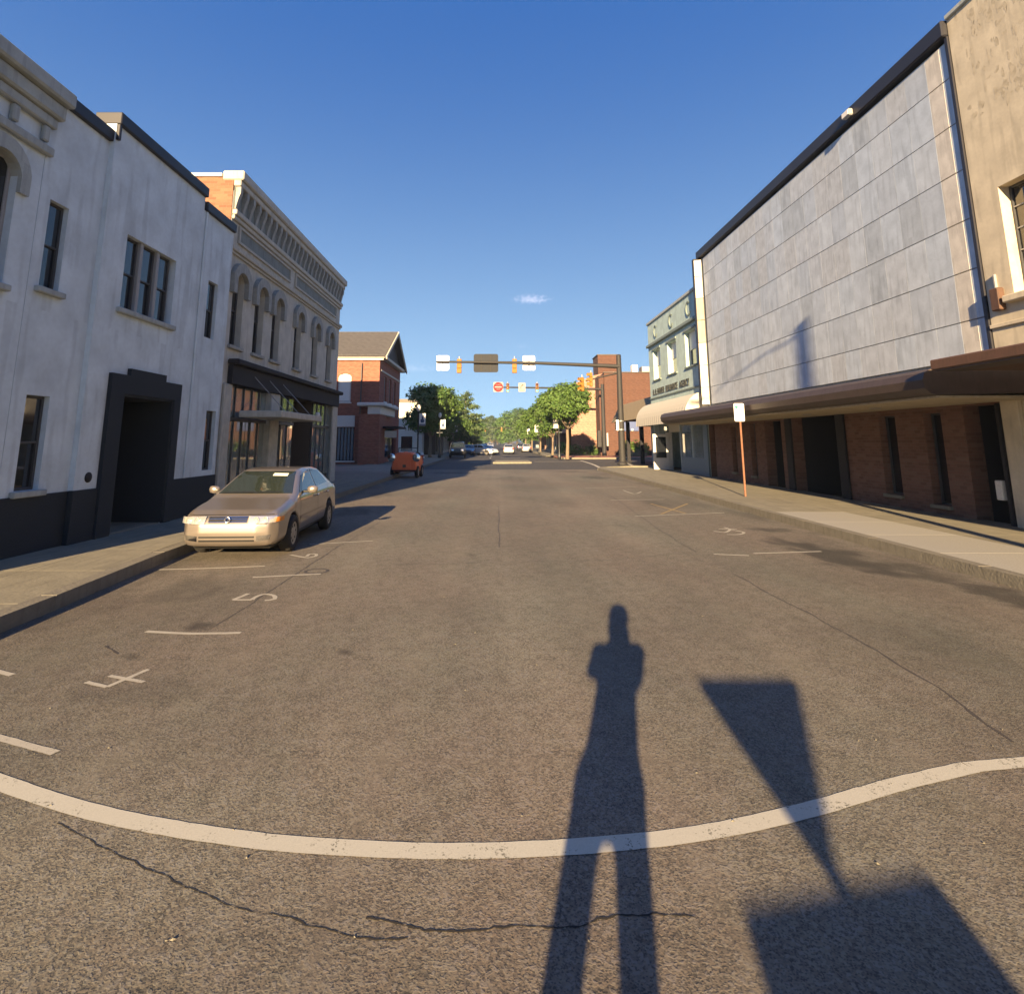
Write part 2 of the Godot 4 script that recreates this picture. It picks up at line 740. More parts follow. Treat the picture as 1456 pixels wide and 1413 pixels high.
func make_materials():
	var m: StandardMaterial3D
	# ground
	surf("earth", lin(0.10, 0.09, 0.06), 0.95, "blotch", 9.0)
	m = surf("asphalt", Color.WHITE, 0.86, "asphalt", 1.5, "asphalt_h", 0.2)
	m.vertex_color_use_as_albedo = true
	m.detail_enabled = true
	m.detail_blend_mode = BaseMaterial3D.BLEND_MODE_MUL
	m.detail_uv_layer = BaseMaterial3D.DETAIL_UV_2
	m.detail_albedo = texs["blotch_soft"]
	m.uv2_triplanar = true
	m.uv2_world_triplanar = true
	m.uv2_scale = Vector3.ONE / 11.0
	surf("asphalt_dark", lin(0.066, 0.066, 0.07), 0.85, "asphalt", 3.1, "asphalt_h", 0.5)
	surf("crack", lin(0.018, 0.016, 0.014), 0.95)
	surf("tar", lin(0.055, 0.048, 0.042), 0.7, "fine", 0.6)
	surf("paint_white", lin(0.47, 0.46, 0.39), 0.7, "worn", 1.3)
	surf("paint_old", lin(0.39, 0.375, 0.32), 0.8, "worn", 0.7)
	surf("paint_yellow", lin(0.30, 0.22, 0.09), 0.8, "worn", 0.6)
	for k in 4:
		var v: float = [0.222, 0.232, 0.212, 0.227][k]
		surf("concrete%d" % k, lin(v, v * 0.92, v * 0.68), 0.9, "wall", [2.3, 2.9, 3.4, 2.6][k], "fine_h", 0.25)
	for k in 2:
		var v: float = [0.325, 0.31][k]
		surf("concrete_new%d" % k, lin(v, v * 0.96, v * 0.83), 0.9, "fine", 1.1, "fine_h", 0.15)
	surf("concrete_joint", lin(0.07, 0.065, 0.05), 0.95)
	surf("kerb", lin(0.18, 0.165, 0.13), 0.9, "wall", 1.7, "fine_h", 0.35)
	surf("kerb_dirty", lin(0.10, 0.092, 0.08), 0.9, "blotch", 1.2, "fine_h", 0.35)
	surf("brick_paving", lin(0.34, 0.15, 0.10), 0.9, "brick", 1.2)
	# left side
	surf("stucco_white", lin(0.61, 0.70, 0.755), 0.85, "wall", 3.7, "fine_h", 0.12)
	surf("dado_paint", lin(0.012, 0.018, 0.026), 0.85, "fine", 1.3, "fine_h", 0.2)
	surf("dark_metal", lin(0.016, 0.016, 0.02), 0.85, "fine", 0.9)
	surf("stone_grey", lin(0.38, 0.415, 0.405), 0.85, "wall", 1.9, "fine_h", 0.15)
	surf("beige_wall", lin(0.52, 0.51, 0.455), 0.85, "wall", 2.7, "fine_h", 0.3)
	surf("beige_trim", lin(0.49, 0.475, 0.42), 0.8, "wall", 1.3, "fine_h", 0.2)
	surf("teal_panel", lin(0.20, 0.225, 0.215), 0.8, "wall", 1.6)
	surf("hood_trim", lin(0.33, 0.34, 0.32), 0.8, "wall", 1.1)
	surf("brick_orange", lin(0.24, 0.132, 0.086), 0.9, "brick", 1.2, "brick_h", 0.8)
	surf("brick_red", lin(0.29, 0.125, 0.088), 0.9, "brick", 1.2, "brick_h", 0.8)
	surf("brick_brown", lin(0.1, 0.055, 0.04), 0.9, "brick", 1.2, "brick_h", 0.8)
	surf("brick_warm", lin(0.37, 0.24, 0.19), 0.9, "brick", 1.2, "brick_h", 0.8)
	surf("brick_dark", lin(0.165, 0.105, 0.082), 0.9, "brick", 1.2, "brick_h", 0.8)
	surf("shingle", lin(0.085, 0.08, 0.078), 0.9, "shingle", 1.6)
	surf("trim_white", lin(0.62, 0.61, 0.57), 0.6, "fine", 1.7)
	surf("trim_cream", lin(0.55, 0.50, 0.40), 0.65, "fine", 1.7)
	surf("frame_dark", lin(0.05, 0.052, 0.055), 0.5, "fine", 0.7)
	surf("frame_grey", lin(0.30, 0.30, 0.30), 0.6, "fine", 0.7)
	surf("frame_brown", lin(0.085, 0.065, 0.05), 0.55, "fine", 0.7)
	surf("inside_dark", lin(0.13, 0.11, 0.09), 0.9)
	surf("inside_floor", lin(0.09, 0.07, 0.05), 0.6, "fine", 1.2)
	surf("goods_warm", lin(0.25, 0.11, 0.05), 0.8, "fine", 0.5)
	surf("goods_pale", lin(0.45, 0.42, 0.36), 0.8, "fine", 0.5)
	surf("shade_white", lin(0.72, 0.71, 0.68), 0.8, "fine", 0.5)
	surf("curtain_blue", lin(0.16, 0.20, 0.22), 0.9, "fine", 0.4)
	m = glossy("glass_dark", lin(0.012, 0.014, 0.018), 0.06)
	m.metallic_specular = 0.75
	m = glossy("glass_pane", Color(0.75, 0.82, 0.82, 0.16), 0.02)
	m.transparency = BaseMaterial3D.TRANSPARENCY_ALPHA
	m.metallic_specular = 0.6
	# right side
	for k in 6:
		var v: float = [0.52, 0.55, 0.49, 0.535, 0.505, 0.45][k]
		var w: float = [1.0, 0.98, 1.01, 0.965, 0.98, 0.97][k]
		m = surf("cladding%d" % k, lin(v * w * 0.90, v * 0.99, v * (2.02 - w) * 1.09), [0.5, 0.55, 0.6, 0.5, 0.45, 0.6][k], "wall", [2.1, 2.8, 1.7, 2.5, 3.1, 2.2][k])
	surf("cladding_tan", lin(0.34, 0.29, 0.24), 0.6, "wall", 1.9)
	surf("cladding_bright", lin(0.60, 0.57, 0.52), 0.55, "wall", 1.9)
	surf("coping_black", lin(0.018, 0.018, 0.024), 0.5, "fine", 0.8)
	surf("canopy_brown", lin(0.07, 0.05, 0.042), 0.55, "wall", 1.4)
	surf("canopy_rust", lin(0.11, 0.058, 0.036), 0.65, "wall", 0.9)
	surf("soffit_tan", lin(0.42, 0.36, 0.26), 0.85, "wall", 2.2)
	surf("stucco_cream", lin(0.60, 0.53, 0.40), 0.85, "wall", 3.1, "fine_h", 0.08)
	surf("stucco_stain", lin(0.50, 0.435, 0.32), 0.9, "blotch", 0.9)
	surf("green_paint", lin(0.47, 0.60, 0.565), 0.75, "wall", 2.6, "fine_h", 0.2)
	surf("green_trim", lin(0.2, 0.25, 0.23), 0.7, "wall", 1.6)
	surf("bluegrey_paint", lin(0.12, 0.18, 0.215), 0.6, "fine", 1.1)
	surf("bluegrey_pale", lin(0.34, 0.42, 0.46), 0.6, "fine", 1.1)
	surf("awning_cloth", lin(0.50, 0.475, 0.41), 0.85, "fine", 0.8)
	mats["awning_cloth"].backlight_enabled = true
	mats["awning_cloth"].backlight = Color(0.25, 0.22, 0.17)
	surf("letter_dark", lin(0.02, 0.024, 0.022), 0.5)
	surf("roof_tan", lin(0.30, 0.235, 0.14), 0.85, "wall", 1.3)
	surf("roof_felt", lin(0.09, 0.085, 0.08), 0.9, "blotch", 2.0)
	# furniture
	surf("pole_bronze", lin(0.022, 0.021, 0.021), 0.7, "fine", 0.8)
	surf("pole_galvanised", lin(0.30, 0.31, 0.32), 0.45, "fine", 0.8, "", 0.0, 0.5)
	surf("pole_black", lin(0.02, 0.022, 0.025), 0.45)
	surf("post_rust", lin(0.2, 0.085, 0.045), 0.7, "blotch", 0.4)
	surf("signal_yellow", lin(0.27, 0.115, 0.01), 0.7, "fine", 0.5)
	surf("signal_black", lin(0.012, 0.012, 0.012), 0.5)
	surf("plate_white", lin(0.80, 0.80, 0.78), 0.45, "fine", 0.6)
	surf("plate_bare", lin(0.02, 0.0235, 0.03), 0.8, "blotch", 0.5)
	surf("sign_letter", lin(0.24, 0.24, 0.235), 0.7)
	surf("plate_red", lin(0.2, 0.008, 0.01), 0.8)
	surf("plate_blue", lin(0.05, 0.08, 0.20), 0.5)
	surf("plate_green", lin(0.02, 0.30, 0.20), 0.5)
	surf("banner_cloth", lin(0.74, 0.72, 0.67), 0.8)
	surf("banner_ink", lin(0.05, 0.08, 0.16), 0.8)
	m = glossy("lens_off", lin(0.05, 0.01, 0.008), 0.2)
	m = glossy("lens_amber_off", lin(0.10, 0.05, 0.01), 0.2)
	m = glossy("lens_green", lin(0.05, 0.5, 0.3), 0.3)
	m.emission_enabled = true
	m.emission = Color(0.15, 1.0, 0.62)
	m.emission_energy_multiplier = 0.7
	m = glossy("lamp_globe", lin(0.75, 0.72, 0.66), 0.25)
	surf("hydrant_red", lin(0.40, 0.025, 0.02), 0.45)
	surf("utility_wood", lin(0.14, 0.10, 0.07), 0.9, "fine", 0.7)
	# plants
	surf("bark", lin(0.19, 0.145, 0.10), 0.95, "fine", 0.5, "fine_h", 1.0)
	for k in 5:
		var c: Color = [lin(0.07, 0.135, 0.024), lin(0.055, 0.115, 0.023), lin(0.08, 0.15, 0.026), lin(0.075, 0.12, 0.042), lin(0.1, 0.2, 0.028)][k]
		m = surf("leaf%d" % k, c, 0.65)
		m.vertex_color_use_as_albedo = true
		m.backlight_enabled = true
		m.backlight = Color(0.55, 0.6, 0.25)
		m.cull_mode = BaseMaterial3D.CULL_DISABLED
	# vehicles and people
	m = glossy("car_champagne", lin(0.29, 0.253, 0.222), 0.3, 0.65)
	m.clearcoat_enabled = true
	m.clearcoat = 0.8
	m.clearcoat_roughness = 0.06
	for c in [["car_black", lin(0.014, 0.016, 0.02)], ["car_navy", lin(0.016, 0.02, 0.045)], ["car_white", lin(0.70, 0.69, 0.66)], ["car_silver", lin(0.42, 0.42, 0.42)]]:
		m = glossy(c[0], c[1], 0.35)
		m.clearcoat_enabled = true
		m.clearcoat = 0.8
		m.clearcoat_roughness = 0.08
	m = glossy("car_orange", lin(0.8, 0.16, 0.055), 0.55)
	glossy("chrome", lin(0.72, 0.72, 0.74), 0.12, 1.0)
	glossy("lamp_reflector", lin(0.80, 0.79, 0.76), 0.16, 1.0)
	m = glossy("lamp_cover", Color(0.95, 0.95, 0.95, 0.2), 0.03)
	m.transparency = BaseMaterial3D.TRANSPARENCY_ALPHA
	glossy("lamp_amber", lin(0.65, 0.22, 0.03), 0.15)
	glossy("lamp_tail", lin(0.35, 0.015, 0.012), 0.15)
	m = glossy("car_glass", lin(0.018, 0.024, 0.02), 0.04)
	m.metallic_specular = 0.7
	surf("tyre", lin(0.018, 0.017, 0.016), 0.85, "fine", 0.3)
	glossy("wheel_cover", lin(0.36, 0.35, 0.33), 0.4, 0.6)
	surf("trim_black", lin(0.012, 0.012, 0.012), 0.6)
	surf("paper", lin(0.62, 0.66, 0.58), 0.8)
	surf("skin", lin(0.42, 0.25, 0.17), 0.6)
	surf("cloth_blue", lin(0.06, 0.08, 0.14), 0.9)
	surf("cloth_shirt", lin(0.3, 0.3, 0.32), 0.9)
	surf("hair", lin(0.04, 0.025, 0.015), 0.8)

# ---------------------------------------------------------------- ground, road, pavements, markings
func slab_mesh(pts: Array, y0: float, y1: float, bevel: float) -> ArrayMesh:
	# four corners in x-z (y ignored), anticlockwise from above, about their own middle
	var c := Vector3.ZERO
	for p in pts:
		c += p / 4.0
	var st := st_new()
	var lo := []
	var mid := []
	var top := []
	for p in pts:
		var q: Vector3 = p - c
		q.y = 0
		lo.append(q + Vector3(0, y0, 0))
		mid.append(q + Vector3(0, y1 - bevel, 0))
		var inn := q - q.normalized() * bevel * 1.4
		top.append(inn + Vector3(0, y1, 0))
	for k in 4:
		var k2 := (k + 1) % 4
		quad(st, lo[k], lo[k2], mid[k2], mid[k])
		quad(st, mid[k], mid[k2], top[k2], top[k])
	quad(st, top[0], top[1], top[2], top[3])
	return done(st)

func lay_slab(parent: Node, called: String, pts: Array, y0: float, y1: float, m: Material, bevel := 0.0012) -> MeshInstance3D:
	var c := Vector3.ZERO
	for p in pts:
		c += p / 4.0
	return part(parent, called, slab_mesh(pts, y0, y1, bevel), m, Vector3(c.x, 0, c.z))

func kerb_left(z: float) -> float:
	if z > -5.0: return -4.5
	if z > -10.0: return lerpf(-4.5, -4.98, (-5.0 - z) / 5.0)
	return -4.98

func kerb_right(z: float) -> float:
	if z < -37.0: return 6.35 + 3.2 * pow(clampf((-37.0 - z) / 4.5, 0, 1), 2.0)
	return 6.3

func road_tone(x: float, z: float, n1: FastNoiseLite, n2: FastNoiseLite) -> Color:
	# old binder with lighter wheel paths, oil stains in the parking bays and tyre scuffs at the far junction
	var base := 0.168
	var v := base * (1.0 + 0.30 * n1.get_noise_2d(x * 1.0, z * 0.35) + 0.16 * n2.get_noise_2d(x * 3.0, z * 1.2))
	for c in [-1.9, 0.2, 2.6]:
		v *= 1.0 + 0.11 * exp(-pow((x - c) / 0.45, 2.0))
	var pink := 1.0 + 0.11 * n1.get_noise_2d(x * 2.0 + 90.0, z * 0.8)
	var dark := 0.0
	# oil and water stains along the right gutter and in the bays
	for s in [[5.3, -9.6, 0.5, 1.5, 0.75], [5.75, -8.4, 0.35, 0.9, 0.6], [5.0, -10.9, 0.25, 0.5, 0.6], [5.5, -12.4, 0.4, 0.35, 0.65], [5.9, -7.2, 0.3, 0.8, 0.7], [4.6, -17.6, 0.35, 0.9, 0.35], [-2.9, -6.1, 0.13, 0.1, 0.7], [-3.05, -5.3, 0.09, 0.07, 0.6], [-1.3, -5.4, 0.05, 0.04, 0.8], [-2.6, -4.6, 0.5, 0.3, 0.2], [4.9, -30.0, 0.7, 1.3, 0.5], [4.4, -36.0, 1.0, 1.0, 0.4], [-2.6, -34.5, 1.3, 1.0, 0.55], [-1.7, -37.0, 1.0, 0.6, 0.5], [-4.4, -6.6, 0.4, 1.0, 0.25], [-3.7, -7.6, 0.5, 0.6, 0.3], [-3.6, -15.5, 0.5, 0.9, 0.4], [-3.8, -20.0, 0.4, 0.7, 0.35], [0.5, -4.55, 0.06, 0.05, 0.6], [0.62, -7.3, 0.12, 0.07, 0.55], [2.6, -13.0, 0.1, 0.12, 0.5], [-0.4, -9.8, 0.09, 0.1, 0.4], [1.9, -18.0, 0.5, 1.4, 0.14], [-1.4, -23.0, 0.7, 1.8, 0.16], [0.8, -29.0, 0.9, 2.4, 0.2], [-2.9, -3.6, 0.8, 0.5, 0.14], [3.4, -5.6, 0.9, 0.8, 0.12]]:
		var q := pow((x - s[0]) / s[2], 2.0) + pow((z - s[1]) / s[3], 2.0) + 1.3 * n2.get_noise_2d(x * 11.0, z * 7.0)
		dark = maxf(dark, s[4] * (1.0 - smoothstep(0.35, 1.15, q)))
	dark = minf(dark * 1.3, 0.95)
	# dirt lying in the gutters, patchy
	var gut := smoothstep(0.75, 0.1, kerb_right(z) - x) + smoothstep(0.6, 0.1, x - kerb_left(z))
	dark = maxf(dark, 0.42 * gut * smoothstep(-0.25, 0.3, n2.get_noise_2d(x * 5.0, z * 2.2)))
	# the older, browner surface this side of the stop line
	var old := smoothstep(-2.7, -2.3, z + 0.05 * x * x * 0.6)
	v *= 1.0 - dark * 0.72 - 0.08 * old
	return Color(v * 1.04 * pink, v * 0.95, v * 0.81)

func grid_sheet(xs: Array, zs: Array, y: float, tone: Callable) -> ArrayMesh:
	var verts := PackedVector3Array()
	var cols := PackedColorArray()
	var norms := PackedVector3Array()
	var ix := PackedInt32Array()
	for z in zs:
		for x in xs:
			verts.append(Vector3(x, y, z))
			norms.append(Vector3.UP)
			cols.append(tone.call(x, z))
	var n := xs.size()
	for j in zs.size() - 1:
		for i in n - 1:
			var a := j * n + i
			ix.append_array(PackedInt32Array([a, a + n, a + 1, a + 1, a + n, a + n + 1]))
	var arr := []
	arr.resize(Mesh.ARRAY_MAX)
	arr[Mesh.ARRAY_VERTEX] = verts
	arr[Mesh.ARRAY_NORMAL] = norms
	arr[Mesh.ARRAY_COLOR] = cols
	arr[Mesh.ARRAY_INDEX] = ix
	var m := ArrayMesh.new()
	m.add_surface_from_arrays(Mesh.PRIMITIVE_TRIANGLES, arr)
	return m

func sheet(x0: float, x1: float, z0: float, z1: float, y: float) -> ArrayMesh:
	var st := st_new()
	quad(st, Vector3(x0, y, z0), Vector3(x1, y, z0), Vector3(x1, y, z1), Vector3(x0, y, z1))
	return done(st)

func span(a: float, b: float, step: float) -> Array:
	var n := int(ceil(absf(b - a) / step))
	var out := []
	for k in n + 1:
		out.append(lerpf(a, b, float(k) / n))
	return out

func mark(road: Node, called: String, px: Array, width: float, m: String, y := 0.0028, ragged := 0.004, step := 0.12) -> MeshInstance3D:
	# a painted stroke or a crack whose course is read off the photograph's ground
	var pts := []
	for p in px:
		pts.append(on_ground(p[0], p[1]))
	var path := along(pts, step)
	return part(road, called, ribbon_mesh(path, [width], y, ragged), mats[m])

func build_ground():
	setting("ground", sheet(-600, 600, 120, -1000, -0.06), mats["earth"])
	var n1 := FastNoiseLite.new()
	n1.seed = 4
	n1.frequency = 0.16
	n1.fractal_octaves = 4
	var n2 := FastNoiseLite.new()
	n2.seed = 8
	n2.frequency = 0.2
	n2.fractal_octaves = 3
	var xs := span(-5.2, 6.9, 0.11)
	var zs := span(6.0, -8.0, 0.11)
	zs.append_array(span(-8.25, -42.0, 0.25))
	var road := setting("road", grid_sheet(xs, zs, 0.0, road_tone.bind(n1, n2)), mats["asphalt"])
	var cross := func(x, z): return road_tone(clampf(x, -2.0, 2.0), clampf(z, -2.0, 2.0), n1, n2)
	setting("road_crossing", grid_sheet(span(-60, 60, 2.0), span(40.0, 6.0, 2.0), -0.004, cross), mats["asphalt"])
	# darker newer asphalt of the far junction and the street beyond
	setting("road_junction", sheet(-5.2, 70.0, -38.6, -61.0, 0.004), mats["asphalt_dark"])
	setting("road_far", sheet(-5.4, 5.8, -61.0, -420.0, 0.002), mats["asphalt_dark"])
	# ---- markings on the near road
	var line := mark(road, "stop_line", [[-60, 1088], [0, 1113], [100, 1146], [200, 1170], [330, 1191], [450, 1203], [600, 1210], [750, 1208], [900, 1197], [1020, 1181], [1150, 1152], [1270, 1117], [1380, 1091]], 0.105, "paint_white", 0.0028, 0.002, 0.06)
	line.set_meta("label", "white stop line curving across the road")
	mark(road, "stop_line", [[1380, 1091], [1456, 1084], [1520, 1079]], 0.10, "paint_white", 0.0031, 0.002, 0.06)
	for l in [[[-40, 946], [17, 960]], [[-30, 1041], [78, 1071]], [[207, 898], [270, 901], [342, 900]], [[226, 810], [300, 808], [376, 805]], [[359, 821], [456, 816]], [[440, 774], [530, 769]]]:
		mark(road, "parking_line", l, 0.055, "paint_old", 0.0028, 0.003, 0.08)
	for l in [[[1072, 787], [1168, 784]], [[902, 734], [1030, 729]], [[868, 711], [945, 710]], [[832, 694], [905, 692]], [[1015, 788], [1065, 790]]]:
		mark(road, "parking_line", l, 0.06, "paint_old", 0.0028, 0.003, 0.08)
	for l in [[[940, 731], [978, 716]], [[925, 716], [975, 730]]]:
		mark(road, "parking_line", l, 0.06, "paint_yellow", 0.0035 if l[0][1] > 720 else 0.0028, 0.003, 0.1)
	# bay numbers as painted strokes
	for l in [[[122, 970], [152, 977]], [[152, 977], [211, 952]], [[155, 961], [204, 970]]]:
		mark(road, "bay_number", l, 0.042, "paint_old", 0.0026 + 0.0008 * rng.randf(), 0.003, 0.06)
	for l in [[[331, 853], [358, 853]], [[331, 853], [351, 845], [353, 844]], [[358, 853], [363, 849], [376, 845], [389, 847], [390, 852], [376, 854]]]:
		mark(road, "bay_number", l, 0.05, "paint_old", 0.0026 + 0.0008 * rng.randf(), 0.003, 0.06)
	for l in [[[413, 789], [437, 793], [448, 791], [449, 788], [440, 788], [436, 791]]]:
		mark(road, "bay_number", l, 0.05, "paint_old", 0.0028, 0.003, 0.06)
	for l in [[[1015, 755], [1030, 757], [1038, 753], [1030, 750]], [[1038, 753], [1058, 757], [1050, 760], [1034, 760]], [[1022, 752], [1048, 752]], [[886, 697], [902, 702], [912, 699]]]:
		mark(road, "bay_number", l, 0.055, "paint_old", 0.0026 + 0.0008 * rng.randf(), 0.003, 0.06)
	# cracks and joints
	var crack_px := [[80, 1170], [130, 1196], [180, 1222], [215, 1238], [240, 1248], [262, 1262], [290, 1270], [318, 1284], [336, 1291], [365, 1297], [392, 1300], [430, 1312], [470, 1324], [510, 1334], [545, 1336], [580, 1333]]
	mark(road, "crack", jitter_px(crack_px, 3.0), 0.005, "crack", 0.0018, 0.003, 0.02)
	mark(road, "crack", jitter_px([[520, 1306], [545, 1308], [575, 1316], [600, 1323], [650, 1325], [700, 1320], [745, 1317], [790, 1320], [830, 1316], [850, 1306], [890, 1302], [930, 1299], [990, 1305]], 3.0), 0.0075, "crack", 0.0021, 0.004, 0.02)
	for l in [[[540, 742], [495, 770], [445, 800], [395, 833], [345, 866], [300, 893]], [[868, 705], [940, 755], [990, 785]], [[1040, 815], [1130, 862], [1220, 910], [1330, 975], [1440, 1055]], [[560, 803], [700, 800], [850, 797], [985, 786]], [[708, 720], [709, 745], [710, 778]], [[150, 918], [168, 930]]]:
		mark(road, "crack", jitter_px(l, 1.5), 0.016, "tar", 0.0015, 0.007, 0.08)
	# manhole: a rusty ring round a lid
	var hole := on_ground(450, 812)
	var ring := st_new()
	for k in 28:
		var a0 := TAU * k / 28
		var a1 := TAU * (k + 1) / 28
		quad(ring, hole + Vector3(cos(a0) * 0.13, 0.002, -sin(a0) * 0.13), hole + Vector3(cos(a0) * 0.17, 0.002, -sin(a0) * 0.17), hole + Vector3(cos(a1) * 0.17, 0.002, -sin(a1) * 0.17), hole + Vector3(cos(a1) * 0.13, 0.002, -sin(a1) * 0.13))
	part(road, "valve_cover_ring", done(ring), mats["tar"])
	# leaves and grit lying about
	var st := st_new()
	for k in 900:
		var x := rng.randf_range(-4.9, 6.2)
		var z := -pow(rng.randf(), 1.6) * 26.0 - 1.6
		if rng.randf() < 0.4:
			x = kerb_right(z) - absf(rng.randfn(0, 0.35)) if rng.randf() < 0.6 else kerb_left(z) + absf(rng.randfn(0, 0.3))
		var s := rng.randf_range(0.003, 0.011)
		var a := rng.randf() * TAU
		var e := Vector3(cos(a), 0, sin(a)) * s
		var f := Vector3(-sin(a), 0, cos(a)) * s * 0.6
		var up := Vector3(0, s * 0.5, 0)
		var p := Vector3(x, 0.003, z)
		tri(st, p - e, p + f, p + up)
		tri(st, p + f, p + e, p + up)
		tri(st, p + e, p - f, p + up)
		tri(st, p - f, p - e, p + up)
	var grit := part(road, "grit", done(st), mats["concrete2"])
	grit.set_meta("kind", "stuff")
	# ---- markings of the junction
	var far := get_node("road_junction")
	for l in [[[826, 655], [842, 660], [853, 665]], [[890, 658], [905, 665]]]:
		mark(far, "crosswalk_line", l, 0.22, "paint_white", 0.012, 0.01, 0.5)
	for l in [[[668, 657.5], [700, 657]], [[760, 656.5], [830, 656]], [[712, 651.5], [740, 651.3]]]:
		mark(far, "stop_line", l, 0.45, "paint_white", 0.012, 0.01, 0.5)
	var isl := [on_ground(702, 659.4), on_ground(757, 659.0), on_ground(752, 656.2), on_ground(706, 656.4)]
	var island := setting("traffic_island", slab_mesh(isl, 0.0, 0.14, 0.03), mats["concrete1"])
	island.position = Vector3((isl[0].x + isl[2].x) / 2, 0, (isl[0].z + isl[2].z) / 2)
	# centre dashes of the far street
	for k in 9:
		var z := -64.0 - k * 9.0
		part(get_node("road_far"), "lane_dash", sheet(-0.75, -0.6, z, z - 3.0, 0.008), mats["paint_white"])
	# ---- left pavement
	var lw := setting("pavement", sheet(-9.3, -5.1, 3.0, -62.0, 0.1475), mats["concrete_joint"])
	var z := 3.0
	var k := 0
	while z > -62.0:
		var z2 := z - 1.55
		var xo := kerb_left(z) - 0.17
		var xo2 := kerb_left(z2) - 0.17
		var mid := -5.95 if z > -28 else -6.3
		lay_slab(lw, "slab", [Vector3(mid + 0.003, 0, z - 0.003), Vector3(xo - 0.003, 0, z - 0.003), Vector3(xo2 - 0.003, 0, z2 + 0.003), Vector3(mid + 0.003, 0, z2 + 0.003)], 0.02, 0.15, mats["concrete%d" % rng.randi_range(0, 3)])
		lay_slab(lw, "slab", [Vector3(-7.1 if z > -25 else -9.4, 0, z - 0.003), Vector3(mid - 0.003, 0, z - 0.003), Vector3(mid - 0.003, 0, z2 + 0.003), Vector3(-7.1 if z > -25 else -9.4, 0, z2 + 0.003)], 0.02, 0.15, mats["concrete%d" % rng.randi_range(0, 3)])
		z = z2
	z = 3.0
	while z > -62.0:
		var z2 := z - 2.1 - rng.randf_range(0, 0.4)
		var x1 := kerb_left(z)
		var x2 := kerb_left(z2)
		lay_slab(lw, "kerb_stone", [Vector3(x1 - 0.168, 0, z - 0.002), Vector3(x1, 0, z - 0.002), Vector3(x2, 0, z2 + 0.002), Vector3(x2 - 0.168, 0, z2 + 0.002)], -0.05, 0.152, mats["kerb"], 0.009)
		z = z2
	part(lw, "pavement_strip", box_mesh(Vector3(6.0, 0.17, 300.0), 0.02), mats["concrete0"], Vector3(-8.45, 0.065, -214.0))
	part(lw, "alley_paving", box_mesh(Vector3(30.0, 0.1, 22.0), 0.0), mats["concrete0"], Vector3(-24.5, 0.05, -36.0))
	# ---- right pavement
	var rw := setting("pavement", sheet(6.42, 10.2, 3.0, -37.0, 0.1475), mats["concrete_joint"])
	z = 3.0
	while z > -37.0:
		var z2 := z - 1.72
		var fresh := z < -6.0 and z > -12.9
		var xk := 6.3 + 0.17
		var mid := 8.05
		lay_slab(rw, "slab", [Vector3(xk + 0.003, 0, z - 0.003), Vector3(mid - 0.003, 0, z - 0.003), Vector3(mid - 0.003, 0, z2 + 0.003), Vector3(xk + 0.003, 0, z2 + 0.003)], 0.02, 0.15, mats["concrete_new%d" % (k % 2)] if fresh else mats["concrete%d" % rng.randi_range(0, 3)])
		lay_slab(rw, "slab", [Vector3(mid + 0.003, 0, z - 0.003), Vector3(10.2, 0, z - 0.003), Vector3(10.2, 0, z2 + 0.003), Vector3(mid + 0.003, 0, z2 + 0.003)], 0.02, 0.15, mats["concrete%d" % rng.randi_range(0, 3)])
		z = z2
		k += 1
	# the rounded corner at the junction
	var corner := PackedVector2Array([Vector2(6.47, -z), Vector2(10.2, -z), Vector2(10.2, 40.6), Vector2(9.2, 40.5), Vector2(8.2, 40.1), Vector2(7.2, 39.2), Vector2(6.6, 38.0)])
	part(rw, "corner_slab", prism_mesh(corner, 0.13), mats["concrete1"], Vector3(0, 0.02, 0), Vector3(-PI / 2, 0, 0))
	var zk := 3.0
	while zk > -37.2:
		var z2 := maxf(zk - 2.0 - rng.randf_range(0, 0.5), -37.6)
		lay_slab(rw, "kerb_stone", [Vector3(6.3, 0, zk - 0.002), Vector3(6.468, 0, zk - 0.002), Vector3(6.468, 0, z2 + 0.002), Vector3(6.3, 0, z2 + 0.002)], -0.05, 0.152, mats["kerb"], 0.009)
		zk = z2
	var arc := [Vector2(6.38, 37.6), Vector2(6.62, 38.5), Vector2(7.15, 39.3), Vector2(8.15, 40.2), Vector2(9.2, 40.62), Vector2(10.3, 40.7)]
	for j in arc.size() - 1:
		var a: Vector2 = arc[j]
		var b: Vector2 = arc[j + 1]
		var nrm := (b - a).orthogonal().normalized() * 0.085
		lay_slab(rw, "kerb_stone", [v_xz(a - nrm), v_xz(a + nrm), v_xz(b + nrm), v_xz(b - nrm)], -0.05, 0.153, mats["kerb"], 0.02)
	# pavement beyond the junction, brick-paved, with a concrete edge
	var bp := setting("pavement", box_mesh(Vector3(60.0, 0.15, 9.0), 0.02), mats["brick_paving"])
	bp.position = Vector3(36.6, 0.075, -66.0)
	part(bp, "kerb_stone", box_mesh(Vector3(60.0, 0.16, 0.22), 0.03), mats["concrete1"], Vector3(0, 0.004, 4.62))
	var fp := setting("pavement", box_mesh(Vector3(8.0, 0.15, 330.0), 0.02), mats["concrete0"])
	fp.position = Vector3(9.8, 0.07, -235.6)

func v_xz(p: Vector2) -> Vector3:
	return Vector3(p.x, 0, -p.y)

func jitter_px(pts: Array, amount: float) -> Array:
	var out := []
	for i in pts.size() - 1:
		for k in 4:
			var t := k / 4.0
			var e := 0.0 if k == 0 else amount
			out.append([lerpf(pts[i][0], pts[i + 1][0], t) + rng.randf_range(-e, e), lerpf(pts[i][1], pts[i + 1][1], t) + rng.randf_range(-e, e) * 0.6])
	out.append(pts[-1])
	return out

